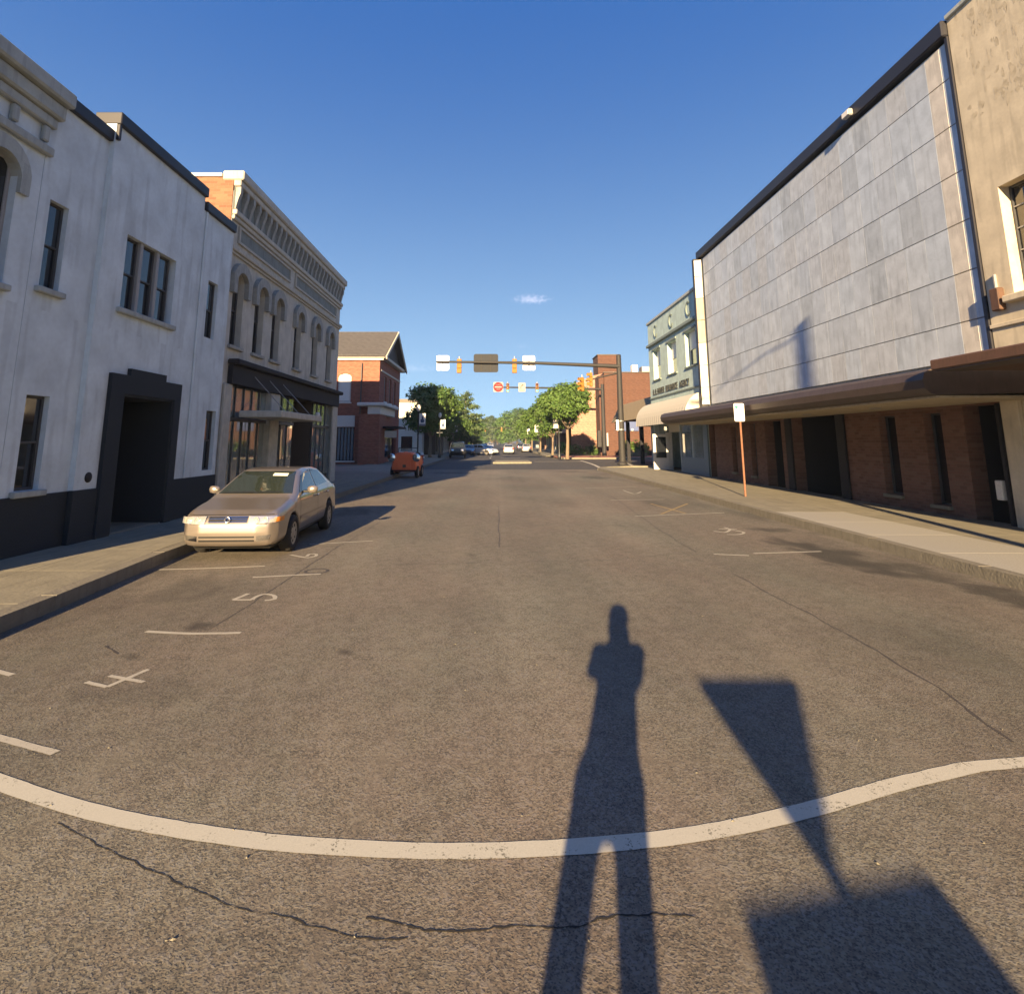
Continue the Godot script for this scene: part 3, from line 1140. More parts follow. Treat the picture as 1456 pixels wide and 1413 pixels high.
# ---------------------------------------------------------------- building pieces
func frame_mesh(w: float, h: float, t: float, d: float) -> ArrayMesh:
	# four bars round an opening w x h, standing on v = 0, centred on u, from w = 0 to w = d
	var key := "f%.3f,%.3f,%.3f,%.3f" % [w, h, t, d]
	if not meshes.has(key):
		var st := st_new()
		st_box(st, Vector3(-w / 2, 0, 0), Vector3(-w / 2 + t, h, d), 0.006)
		st_box(st, Vector3(w / 2 - t, 0, 0), Vector3(w / 2, h, d), 0.006)
		st_box(st, Vector3(-w / 2 + t, 0, 0), Vector3(w / 2 - t, t, d), 0.006)
		st_box(st, Vector3(-w / 2 + t, h - t, 0), Vector3(w / 2 - t, h, d), 0.006)
		meshes[key] = done(st)
	return meshes[key]

func sash_window(parent: Node, u0: float, u1: float, v0: float, v1: float, depth: float, frame: String, glass := "glass_dark", sill := "", blind := 0.0) -> MeshInstance3D:
	var w := u1 - u0
	var h := v1 - v0
	var t := clampf(w * 0.09, 0.035, 0.07)
	var f := part(parent, "window", frame_mesh(w, h, t, 0.06), mats[frame], Vector3((u0 + u1) / 2, v0, -depth))
	var tilt := rng.randf_range(-0.006, 0.006)
	part(f, "pane", box_mesh(Vector3(w - 2 * t + 0.01, h / 2 - t + 0.01, 0.006)), mats[glass], Vector3(0, h * 0.25 + t * 0.25, 0.015), Vector3(tilt, rng.randf_range(-0.006, 0.006), 0))
	part(f, "pane", box_mesh(Vector3(w - 2 * t + 0.01, h / 2 - t + 0.01, 0.006)), mats[glass], Vector3(0, h * 0.75 - t * 0.25, 0.035), Vector3(-tilt, rng.randf_range(-0.006, 0.006), 0))
	part(f, "meeting_rail", box_mesh(Vector3(w - 2 * t, t * 0.8, 0.04), 0.004), mats[frame], Vector3(0, h / 2, 0.035))
	if blind > 0.0:
		part(f, "blind", box_mesh(Vector3(w - 2 * t, h * blind - t, 0.008)), mats["shade_white"], Vector3(0, h - t - (h * blind - t) / 2, 0.045))
	if sill != "":
		part(f, "sill", box_mesh(Vector3(w + 0.16, 0.09, depth + 0.08), 0.012), mats[sill], Vector3(0, -0.047, depth / 2 + 0.045))
	return f

func arch_hood_mesh(w: float, rise: float, band: float, leg: float, depth: float) -> ArrayMesh:
	# a moulded hood over an opening w wide whose flat head is at v = 0: the arch springs at -rise, ears hang down by leg
	var poly := PackedVector2Array()
	var n := 10
	var r := (w * w / 4 + rise * rise) / (2 * rise)
	var cy := -r
	var a := asin(w / 2 / r)
	for k in n + 1:
		var t := lerpf(-a, a, float(k) / n)
		poly.append(Vector2(r * sin(t), cy + r * cos(t)))
	poly.append(Vector2(w / 2, -leg))
	poly.append(Vector2(w / 2 + band, -leg))
	poly.append(Vector2(w / 2 + band, -rise + band * 0.4))
	for k in n + 1:
		var t := lerpf(a, -a, float(k) / n)
		poly.append(Vector2((r + band) * sin(t), cy + (r + band) * cos(t) + band * 0.25))
	poly.append(Vector2(-w / 2 - band, -rise + band * 0.4))
	poly.append(Vector2(-w / 2 - band, -leg))
	poly.append(Vector2(-w / 2, -leg))
	return prism_mesh(poly, depth, 0.0)

func spandrel_mesh(w: float, rise: float, depth: float) -> ArrayMesh:
	# fills the corners of a square head so that the opening ends in an arch
	var poly := PackedVector2Array()
	var n := 10
	var r := (w * w / 4 + rise * rise) / (2 * rise)
	var a := asin(w / 2 / r)
	for k in n + 1:
		var t := lerpf(-a, a, float(k) / n)
		poly.append(Vector2(r * sin(t), -r + r * cos(t)))
	poly.append(Vector2(w / 2, 0.02))
	poly.append(Vector2(-w / 2, 0.02))
	return prism_mesh(poly, depth)

func shell(parent: Node, length: float, deep: float, high: float, m: Material, roof_drop := 0.5, roof := "roof_felt") -> void:
	# the rest of a building behind its facade: back and side walls and a flat roof behind the parapet
	bx(parent, "back_wall", m, 0, length, 0, high, -deep, -deep + 0.25)
	bx(parent, "side_wall", m, 0, 0.25, 0, high - 0.003, -deep + 0.252, -0.302)
	bx(parent, "side_wall", m, length - 0.25, length, 0, high - 0.003, -deep + 0.252, -0.302)
	bx(parent, "roof", mats[roof], 0.252, length - 0.252, high - roof_drop - 0.2, high - roof_drop, -deep + 0.252, -0.302)

# ---------------------------------------------------------------- left side of the street
func build_left_side():
	corner_house()
	white_house()
	beige_house()
	red_brick_house()
	far_left_houses()

func corner_house():
	var t := thing("corner_building", "pale stuccoed building with heavy stone cornice and arched windows, beside the white stepped-parapet building", "building", Vector3(-6.85, 0, -4.6), PI / 2)
	var o := 4.6
	var e := 8.34 - o
	var holes := [[7.28 - o, 7.92 - o, 3.9, 5.75], [5.6 - o, 6.24 - o, 3.9, 5.75], [5.2 - o, 7.6 - o, 0.6, 2.7]]
	part(t, "wall", wall_mesh(0, e, 0, 7.0, 0.3, holes), mats["stucco_white"])
	shell(t, e, 9.0, 6.9, mats["stucco_white"])
	bx(t, "base_course", mats["dado_paint"], -0.02, 5.2 - o, 0, 0.95, 0.0, 0.045, 0.01)
	bx(t, "base_course", mats["dado_paint"], 7.6 - o, e - 0.01, 0, 0.95, 0.0, 0.045, 0.01)
	for h in [holes[0], holes[1]]:
		var w: float = h[1] - h[0]
		sash_window(t, h[0], h[1], h[2], h[3], 0.16, "frame_grey", "glass_dark", "stone_grey")
		part(t, "arch_head", spandrel_mesh(w, 0.26, 0.12), mats["stone_grey"], Vector3((h[0] + h[1]) / 2, h[3], -0.125))
		part(t, "window_hood", arch_hood_mesh(w, 0.26, 0.17, 0.5, 0.06), mats["stone_grey"], Vector3((h[0] + h[1]) / 2, h[3], 0.0))
	bx(t, "shop_window", mats["glass_dark"], 5.2 - o, 7.6 - o, 0.6, 2.7, -0.2, -0.18)
	# cornice: three stepped courses, a string course and small brackets
	bx(t, "cornice", mats["stone_grey"], -0.3, e + 0.16, 6.86, 7.1, -0.3, 0.27, 0.03)
	bx(t, "cornice", mats["stone_grey"], -0.2, e + 0.12, 6.62, 6.858, 0.002, 0.17, 0.03)
	bx(t, "cornice", mats["stone_grey"], -0.1, e + 0.06, 6.46, 6.618, 0.002, 0.1, 0.02)
	bx(t, "string_course", mats["stone_grey"], -0.05, e + 0.08, 6.02, 6.16, 0.002, 0.09, 0.02)
	for k in 7:
		var u := 0.2 + k * (e - 0.3) / 6.0
		bx(t, "bracket", mats["stone_grey"], u - 0.06, u + 0.06, 6.2, 6.45, 0.002, 0.08, 0.02)

func white_house():
	var t := thing("white_building", "white stuccoed two-storey building with black stepped coping and dark recessed doorway", "building", Vector3(-6.85, 0, -8.35), PI / 2)
	var o := 8.35
	var e := 14.5 - o
	var s := 9.7 - o
	# the wall in two planes: a set-back bay, then the main face 9 cm proud of it
	var h0 := [[8.56 - o, 8.96 - o, 4.04, 5.42], [8.62 - o, 9.08 - o, 1.05, 2.43]]
	part(t, "wall", wall_mesh(0, s, 0, 6.98, 0.3, h0), mats["stucco_white"])
	var h1 := [[10.33 - o, 12.0 - o, 4.12, 5.5], [13.42 - o, 13.9 - o, 4.14, 5.49], [13.85 - o, 14.32 - o, 1.1, 2.47], [10.62 - o, 12.3 - o, 0.0, 2.6]]
	part(t, "wall", wall_mesh(s, e, 0, 7.03, 0.4, h1), mats["stucco_white"], Vector3(0, 0, 0.09))
	bx(t, "parapet", mats["stucco_white"], 9.7 - o, 12.95 - o, 7.03, 7.33, -0.25, 0.088)
	bx(t, "side_wall", mats["stucco_white"], 0.01, 0.2, 0, 6.9, -9.0, -0.302)
	bx(t, "back_wall", mats["stucco_white"], 0.01, e - 0.01, 0, 6.9, -9.25, -9.002)
	bx(t, "roof", mats["roof_felt"], 0.21, e - 0.01, 6.3, 6.5, -9.0, -0.32)
	# coping that steps up over the middle
	bx(t, "coping", mats["coping_black"], -0.02, s - 0.002, 6.98, 7.2, -0.34, 0.075, 0.015)
	bx(t, "coping", mats["coping_black"], s, 12.96 - o, 7.33, 7.56, -0.32, 0.165, 0.015)
	bx(t, "coping", mats["coping_black"], 12.962 - o, e, 7.03, 7.25, -0.32, 0.165, 0.015)
	bx(t, "coping", mats["coping_black"], s + 0.002, s + 0.07, 7.03, 7.328, 0.09, 0.15, 0.01)
	# dark painted base
	bx(t, "base_course", mats["dado_paint"], 0, s - 0.002, 0, 0.975, 0.0, 0.03, 0.008)
	bx(t, "base_course", mats["dado_paint"], s - 0.035, 10.25 - o, 0, 0.98, 0.031, 0.125, 0.008)
	bx(t, "base_course", mats["dado_paint"], 12.55 - o, e, 0, 0.98, 0.09, 0.125, 0.008)
	for h in h0:
		sash_window(t, h[0], h[1], h[2], h[3], 0.14, "frame_dark", "glass_dark", "stone_grey")
	for h in [h1[1], h1[2]]:
		sash_window(t, h[0], h[1], h[2], h[3], 0.05, "frame_dark", "glass_dark", "stone_grey").position.z += 0.0
	# the triple window: three sashes between grey mullions
	var u0: float = h1[0][0]
	for k in 3:
		sash_window(t, u0 + 0.03 + k * 0.555, u0 + 0.03 + k * 0.555 + 0.46, 4.12, 5.5, 0.07, "frame_dark", "glass_dark")
		if k < 2:
			bx(t, "mullion", mats["frame_grey"], u0 + 0.49 + k * 0.555, u0 + 0.585 + k * 0.555, 4.12, 5.5, -0.08, 0.05, 0.01)
	bx(t, "sill", mats["stone_grey"], u0 - 0.1, u0 + 1.77, 4.02, 4.118, -0.05, 0.17, 0.015)
	# doorway: black surround with a raised middle, a deep recess, a pair of doors and a transom
	var d0 := 10.25 - o
	var d1 := 12.55 - o
	var i0 := 10.62 - o
	var i1 := 12.3 - o
	var sur := part(t, "door_surround", prism_mesh(PackedVector2Array([Vector2(d0, 0), Vector2(i0, 0), Vector2(i0, 2.6), Vector2(i1, 2.6), Vector2(i1, 0), Vector2(d1, 0), Vector2(d1, 2.94), Vector2(11.93 - o, 2.94), Vector2(11.93 - o, 3.07), Vector2(10.76 - o, 3.07), Vector2(10.76 - o, 2.94), Vector2(d0, 2.94)]), 0.075), mats["dado_paint"], Vector3(0, 0, 0.09))
	sur.set_meta("label", "black stepped doorway surround")
	bx(t, "door_jamb", mats["dado_paint"], i0 + 0.001, i0 + 0.05, 0.17, 2.555, -1.3, 0.14)
	bx(t, "door_jamb", mats["dado_paint"], i1 - 0.05, i1 - 0.001, 0.17, 2.555, -1.3, 0.14)
	bx(t, "door_ceiling", mats["dado_paint"], i0 + 0.001, i1 - 0.001, 2.556, 2.598, -1.3, 0.14)
	bx(t, "lobby_wall", mats["inside_dark"], i0 - 0.2, i1 + 0.2, 0, 2.9, -1.5, -1.302)
	bx(t, "door_step", mats["concrete2"], i0, i1, 0.0, 0.17, -1.3, 0.08, 0.01)
	for k in 2:
		var a := i0 + 0.02 + k * 0.83
		var door := bx(t, "door", mats["frame_brown"], a, a + 0.81, 0.17, 2.1, -1.26, -1.21, 0.01)
		part(door, "pane", box_mesh(Vector3(0.5, 0.95, 0.012)), mats["glass_dark"], Vector3(0, 0.32, 0.026))
		part(door, "handle", tube_mesh([Vector3(0, -0.12, 0), Vector3(0, 0.12, 0)], [0.012, 0.012], 8), mats["chrome"], Vector3(0.31 if k == 0 else -0.31, -0.05, 0.06))
	bx(t, "transom", mats["glass_dark"], i0 + 0.02, i1 - 0.02, 2.14, 2.56, -1.25, -1.22)
	# small round vent and a cable box on the wall
	part(t, "vent", lathe_mesh([Vector2(0.0, 0.03), Vector2(0.055, 0.03), Vector2(0.085, 0.012), Vector2(0.085, 0.0)], 16), mats["dark_metal"], Vector3(10.02 - o, 1.17, 0.09), Vector3(PI / 2, 0, 0))
	bx(t, "downpipe", mats["stucco_white"], 13.02 - o, 13.09 - o, 0.98, 7.02, 0.092, 0.13, 0.02)

func beige_house():
	var t := thing("beige_building", "beige two-storey commercial building with bracketed cornice and six tall arched windows", "building", Vector3(-6.85, 0, -14.5), PI / 2)
	var o := 14.5
	var e := 25.25 - o
	var wins := []
	for c in [15.22, 16.66, 17.98, 20.0, 21.95, 23.85]:
		wins.append([c - 0.33 - o, c + 0.33 - o, 4.2, 6.16])
	var holes := wins.duplicate()
	holes.append([15.15 - o, 24.75 - o, 0.0, 3.3])
	part(t, "wall", wall_mesh(0, e, 0, 8.2, 0.32, holes), mats["beige_wall"])
	bx(t, "back_wall", mats["brick_orange"], 0, e, 0, 8.4, -12.0, -11.75)
	bx(t, "side_wall", mats["brick_orange"], 0.0, 0.3, 0, 8.58, -11.748, -0.322).set_meta("label", "orange brick side wall above the white building")
	bx(t, "side_wall", mats["brick_orange"], e - 0.3, e, 0, 8.4, -11.748, -0.322)
	bx(t, "side_wall", mats["brick_orange"], -0.03, -0.001, 6.3, 8.49, -0.34, -0.012)
	bx(t, "side_coping", mats["trim_white"], -0.05, 0.35, 8.58, 8.68, -11.8, -0.33, 0.01)
	bx(t, "roof", mats["roof_felt"], 0.302, e - 0.302, 7.6, 7.8, -11.748, -0.322)
	bx(t, "rear_wing", mats["brick_orange"], e + 0.002, 34.0 - o, 0, 9.2, -13.0, -2.75)
	# cornice
	bx(t, "cornice", mats["beige_trim"], -0.02, e + 0.12, 8.5, 8.76, -0.32, 0.24, 0.03)
	bx(t, "cornice", mats["beige_trim"], 0.0, e + 0.06, 8.34, 8.498, -0.32, 0.17, 0.02)
	bx(t, "frieze", mats["beige_trim"], 0.0, e + 0.02, 7.56, 7.7, 0.002, 0.12, 0.02)
	bx(t, "frieze", mats["beige_trim"], 0.0, e + 0.02, 7.44, 7.558, 0.002, 0.07, 0.02)
	var bracket := prism_mesh(PackedVector2Array([Vector2(0, 0), Vector2(0.05, 0.0), Vector2(0.07, 0.12), Vector2(0.11, 0.3), Vector2(0.155, 0.42), Vector2(0.155, 0.6), Vector2(0, 0.6)]), 0.13)
	var n := 26
	for k in n:
		var u := 0.12 + k * (e - 0.24) / (n - 1)
		part(t, "bracket", bracket, mats["hood_trim"], Vector3(u + 0.065, 7.73, 0.003), Vector3(0, -PI / 2, 0))
	bx(t, "frieze_field", mats["teal_panel"], 0.03, e - 0.02, 7.71, 8.335, 0.0, 0.02)
	# recessed-looking name panels in raised frames, and the moulding under them
	for p in [[15.0, 18.85], [19.45, 24.5]]:
		var pn := bx(t, "name_panel", mats["teal_panel"], p[0] - o, p[1] - o, 6.98, 7.32, 0.002, 0.02)
		part(pn, "panel_frame", frame_mesh(p[1] - p[0] + 0.14, 0.48, 0.07, 0.05), mats["beige_trim"], Vector3(0, -0.24, -0.005))
	bx(t, "moulding", mats["beige_trim"], 0, e + 0.03, 6.62, 6.74, 0.002, 0.12, 0.02)
	bx(t, "moulding", mats["beige_trim"], 0, e + 0.01, 6.55, 6.618, 0.002, 0.06, 0.01)
	for h in wins:
		sash_window(t, h[0], h[1], h[2], h[3], 0.22, "frame_dark", "glass_dark", "hood_trim")
		part(t, "arch_head", spandrel_mesh(0.66, 0.2, 0.16), mats["beige_wall"], Vector3((h[0] + h[1]) / 2, h[3], -0.17))
		part(t, "window_hood", arch_hood_mesh(0.68, 0.2, 0.2, 0.62, 0.13), mats["hood_trim"], Vector3((h[0] + h[1]) / 2, h[3], 0.001))
	# shop front: dark fascia, piers, big panes, recessed door, a flat canopy hung on rods
	bx(t, "fascia", mats["dark_metal"], 14.95 - o, 25.2 - o, 3.2, 3.7, 0.002, 0.16, 0.02)
	bx(t, "fascia_cornice", mats["dark_metal"], 14.9 - o, 25.3 - o, 3.702, 3.84, 0.002, 0.3, 0.03)
	bx(t, "pier", mats["beige_trim"], 14.72 - o, 15.14 - o, 0, 3.198, 0.002, 0.08, 0.015)
	bx(t, "pier", mats["beige_trim"], 17.85 - o, 18.55 - o, 0.0, 3.198, -0.25, 0.08, 0.02)
	bx(t, "pier", mats["beige_trim"], 24.6 - o, 25.28 - o, 0, 3.198, 0.002, 0.1, 0.02)
	for p in [[15.15, 17.84, 5], [18.56, 20.3, 3], [22.4, 24.58, 4]]:
		var a: float = p[0] - o
		var b: float = p[1] - o
		var cnt: int = p[2]
		bx(t, "bulkhead", mats["frame_brown"], a, b, 0.0, 0.5, -0.12, -0.06, 0.01)
		bx(t, "transom_bar", mats["frame_dark"], a, b, 2.28, 2.38, -0.13, -0.05, 0.01)
		for k in cnt:
			var u0 := a + (b - a) * k / cnt
			var u1 := a + (b - a) * (k + 1) / cnt
			bx(t, "pane", mats["glass_pane"], u0 + 0.02, u1 - 0.02, 2.38, 3.2, -0.1, -0.094)
			bx(t, "mullion", mats["frame_dark"], u0 - 0.02, u0 + 0.02, 0.502, 3.2, -0.131, -0.06, 0.006)
		bx(t, "pane", mats["glass_pane"], a + 0.02, (a + b) / 2 - 0.02, 0.5, 2.28, -0.1, -0.094)
		bx(t, "pane", mats["glass_pane"], (a + b) / 2 + 0.02, b - 0.02, 0.5, 2.28, -0.1, -0.094)
	var d0 := 20.32 - o
	var d1 := 22.38 - o
	bx(t, "door_jamb", mats["frame_brown"], d0 - 0.05, d0, 0, 3.2, -1.4, -0.14)
	bx(t, "door_jamb", mats["frame_brown"], d1, d1 + 0.05, 0, 3.2, -1.4, -0.14)
	for k in 2:
		var a := d0 + 0.03 + k * 1.01
		var door := bx(t, "door", mats["frame_brown"], a, a + 0.98, 0.16, 2.3, -1.38, -1.33, 0.01)
		part(door, "pane", box_mesh(Vector3(0.66, 1.5, 0.012)), mats["glass_dark"], Vector3(0, 0.15, 0.026))
		part(door, "handle", tube_mesh([Vector3(0, -0.15, 0), Vector3(0, 0.15, 0)], [0.012, 0.012], 8), mats["chrome"], Vector3(0.4 if k == 0 else -0.4, -0.02, 0.06))
	bx(t, "transom", mats["glass_dark"], d0, d1, 2.32, 3.2, -1.38, -1.34)
	var can := bx(t, "canopy", mats["beige_trim"], 15.6 - o, 19.2 - o, 2.38, 2.56, 0.082, 1.22, 0.02)
	for k in 3:
		part(can, "hanger_rod", tube_mesh([Vector3(-1.1 + k * 1.1, 0.08, 0.42), Vector3(-1.1 + k * 1.1, 1.1, -0.55)], [0.012, 0.012], 6), mats["frame_grey"])
	# the room behind the panes
	bx(t, "shop_floor", mats["inside_floor"], 15.16 - o, 24.74 - o, 0.0, 0.14, -6.0, -0.33)
	bx(t, "shop_wall", mats["inside_dark"], 15.0 - o, 24.9 - o, 0.0, 3.5, -6.2, -6.0)
	bx(t, "shop_ceiling", mats["inside_dark"], 15.0 - o, 24.9 - o, 3.32, 3.5, -6.0, -0.33)
	bx(t, "display_stand", mats["goods_warm"], 15.7 - o, 16.5 - o, 0.14, 1.1, -1.5, -0.9, 0.02)
	bx(t, "display_stand", mats["goods_pale"], 17.0 - o, 17.5 - o, 0.14, 1.4, -1.7, -1.2, 0.02)
	bx(t, "display_stand", mats["goods_warm"], 23.0 - o, 23.9 - o, 0.14, 0.9, -1.4, -0.8, 0.02)
	part(t, "wall_lamp", lathe_mesh([Vector2(0, -0.1), Vector2(0.06, -0.09), Vector2(0.1, 0.0), Vector2(0.07, 0.08), Vector2(0, 0.1)], 12), mats["lamp_globe"], Vector3(22.35 - o, 2.75, 0.12))

func red_brick_house():
	# faces us with its flank and the street with a gable
	var t := thing("brick_building", "red brick building with grey shingled gable roof and white cornices", "building", Vector3(-8.95, 0, -45.0), 0.0)
	var wd := 11.0
	var dp := 9.6
	var hi := 8.35
	var holes := [[-3.15, -2.15, 4.7, 6.9], [-3.3, -1.75, 0.35, 3.7]]
	part(t, "wall", wall_mesh(-wd, 0, 0, hi, 0.3, holes), mats["brick_red"])
	# street face, with openings, turned to the street
	var side := wall_mesh(0.3, dp, 0, hi, 0.3, [[2.0, 3.0, 4.9, 6.9], [4.2, 5.2, 4.9, 6.9], [6.4, 7.4, 4.9, 6.9], [1.5, 8.2, 0.5, 2.9]])
	part(t, "wall", side, mats["brick_red"], Vector3.ZERO, Vector3(0, PI / 2, 0))
	for c in [2.5, 4.7, 6.9]:
		var f := part(t, "window", frame_mesh(1.0, 2.0, 0.07, 0.06), mats["frame_grey"], Vector3(-0.2, 4.9, -c), Vector3(0, PI / 2, 0))
		part(f, "pane", box_mesh(Vector3(0.88, 1.9, 0.01)), mats["glass_dark"], Vector3(0, 1.0, 0.02))
		part(f, "sill", box_mesh(Vector3(1.15, 0.12, 0.3), 0.02), mats["trim_white"], Vector3(0, -0.06, 0.14))
	part(t, "shop_window", box_mesh(Vector3(0.02, 2.4, 6.7)), mats["glass_dark"], Vector3(-0.2, 1.7, -4.85))
	bx(t, "back_wall", mats["brick_red"], -wd, -0.3, 0, hi - 0.01, -dp, -dp + 0.3)
	# gable over the street face, and its raking trim
	var gable := prism_mesh(PackedVector2Array([Vector2(0, 0), Vector2(dp, 0), Vector2(dp / 2, 2.55)]), 0.3)
	part(t, "gable", gable, mats["shingle"], Vector3(-0.3, hi, 0), Vector3(0, PI / 2, 0))
	for s in 2:
		var slope := atan2(2.55, dp / 2)
		var ln := sqrt(2.55 * 2.55 + dp * dp / 4) + 0.55
		var r := part(t, "roof_slope", box_mesh(Vector3(wd + 0.9, 0.14, ln), 0.01), mats["shingle"])
		r.rotation.x = slope if s == 0 else -slope
		r.position = Vector3(-wd / 2 + 0.05, hi + 1.22, -dp / 4 + 0.17 if s == 0 else -dp * 0.75 - 0.17)
		part(r, "raking_board", box_mesh(Vector3(0.1, 0.26, ln), 0.01), mats["trim_cream"], Vector3(wd / 2 + 0.5, -0.09, 0))
	bx(t, "eaves_cornice", mats["trim_white"], -wd - 0.3, 0.42, hi - 0.3, hi - 0.06, 0.002, 0.36, 0.03)
	bx(t, "eaves_cornice", mats["trim_white"], -wd - 0.2, 0.3, hi - 0.44, hi - 0.302, 0.002, 0.2, 0.02)
	bx(t, "street_cornice", mats["trim_cream"], 0.002, 0.44, hi - 0.3, hi - 0.06, -dp - 0.2, 0.0, 0.03)
	bx(t, "belt_course", mats["trim_cream"], 0.002, 0.08, 7.1, 7.25, -dp + 0.2, -0.3, 0.02)
	# arched window with a white blind, stucco band and curtained shop window on the flank
	var w := sash_window(t, -3.15, -2.15, 4.7, 6.9, 0.12, "trim_white", "glass_dark", "trim_white", 0.0)
	part(w, "blind", box_mesh(Vector3(0.84, 2.0, 0.01)), mats["shade_white"], Vector3(0, 1.1, 0.058))
	part(t, "arch_head", spandrel_mesh(1.0, 0.25, 0.12), mats["brick_red"], Vector3(-2.65, 6.9, -0.122))
	bx(t, "sign_board", mats["trim_white"], -3.3, -1.75, 2.85, 3.7, -0.1, 0.04, 0.02)
	bx(t, "shop_window", mats["glass_dark"], -3.3, -1.75, 0.35, 2.84, -0.16, -0.14)
	for k in 6:
		bx(t, "curtain", mats["curtain_blue"], -3.26 + k * 0.25, -3.26 + k * 0.25 + 0.17, 0.4, 2.8, -0.135, -0.1, 0.03)
	bx(t, "sill", mats["trim_white"], -3.4, -1.65, 0.24, 0.348, -0.1, 0.12, 0.02)
	part(t, "downpipe", tube_mesh([Vector3(-1.35, 0.0, 0.12), Vector3(-1.35, 7.7, 0.12)], [0.05, 0.05], 8), mats["frame_dark"])
	# projecting corner bay with its own white entablature
	bx(t, "bay", mats["brick_red"], -1.15, 0.35, 0, 3.75, 0.002, 1.2)
	bx(t, "bay_return", mats["brick_red"], 0.002, 0.35, 0, 3.75, -1.2, 0.0)
	bx(t, "entablature", mats["trim_white"], -0.55, 0.4, 3.752, 4.35, -5.0, 1.25, 0.03)
	bx(t, "entablature_cornice", mats["trim_white"], -1.3, 0.75, 4.352, 4.6, -5.2, 1.5, 0.04)
	bx(t, "shop_canopy", mats["dark_metal"], 0.42, 1.6, 2.75, 2.9, -3.6, 0.3, 0.02)
	bx(t, "shop_pier", mats["trim_cream"], 0.002, 0.2, 0, 2.74, -2.0, -1.4, 0.02)
	var sg := bx(t, "hanging_sign", mats["trim_cream"], 0.55, 1.45, 2.05, 2.55, 0.1, 0.15, 0.01)
	for k in 2:
		part(sg, "hanger", tube_mesh([Vector3(-0.3 + k * 0.6, 0.25, 0), Vector3(-0.3 + k * 0.6, 0.5, 0)], [0.01, 0.01], 6), mats["frame_dark"])

func far_left_houses():
	var t := thing("low_building", "low white flat-roofed building behind the red brick building", "building", Vector3(-9.2, 0, -74.0), 0.0)
	part(t, "wall", wall_mesh(-9.0, 0, 0, 6.4, 0.3, [[-2.6, -1.2, 0.6, 2.4]]), mats["trim_white"])
	bx(t, "side_wall", mats["trim_white"], -0.3, 0.0, 0, 5.89, -9.0, -0.302)
	bx(t, "back_wall", mats["trim_white"], -9.0, 0, 0, 5.88, -9.3, -9.002)
	bx(t, "roof", mats["roof_felt"], -9.0, -0.302, 5.3, 5.5, -9.0, -0.302)
	bx(t, "coping", mats["trim_cream"], -9.1, 0.08, 6.4, 6.55, -0.35, 0.06, 0.02)
	bx(t, "window", mats["glass_dark"], -2.6, -1.2, 0.6, 2.4, -0.2, -0.18)
	# a row of small shops in the shade of the trees
	var specs := [["shop_building", "dark brown shopfront with flat awning beside the first street tree on the shaded side", 76.0, 86.0, 7.2, "frame_brown", "dark_metal"], ["shop_building", "cream shop with orange tiled parapet past the brown shopfront", 86.2, 97.0, 6.8, "trim_cream", "brick_orange"], ["shop_building", "red brick shop with dark awning past the cream shop", 97.2, 112.0, 6.6, "brick_dark", "frame_brown"], ["shop_building", "grey shop at the far end of the shaded row", 112.2, 135.0, 6.4, "stone_grey", "frame_dark"]]
	for s in specs:
		var d0: float = s[2]
		var ln: float = s[3] - s[2]
		var b := thing(s[0], s[1], "building", Vector3(-7.75, 0, -d0), PI / 2)
		var hs := []
		var n := int(ln / 3.2)
		for k in n:
			hs.append([0.5 + k * ln / n, 0.5 + k * ln / n + ln / n - 1.0, 0.5, 2.8])
			hs.append([0.9 + k * ln / n, 0.9 + k * ln / n + 0.9, 3.6, 4.9])
		part(b, "wall", wall_mesh(0, ln, 0, s[4], 0.3, hs), mats[s[5]])
		shell(b, ln, 10.0, s[4] - 0.05, mats[s[5]])
		for h in hs:
			bx(b, "window", mats["glass_dark"], h[0], h[1], h[2], h[3], -0.2, -0.17)
		bx(b, "parapet", mats[s[6]], -0.05, ln - 0.002, s[4], s[4] + 0.35, -0.4, 0.15, 0.03)
		bx(b, "awning", mats[s[6]], 0.3, ln - 0.3, 2.9, 3.05, 0.002, 1.3, 0.03)

# ---------------------------------------------------------------- right side of the street
func build_right_side():
	cream_house()
	clad_house()
	green_house()

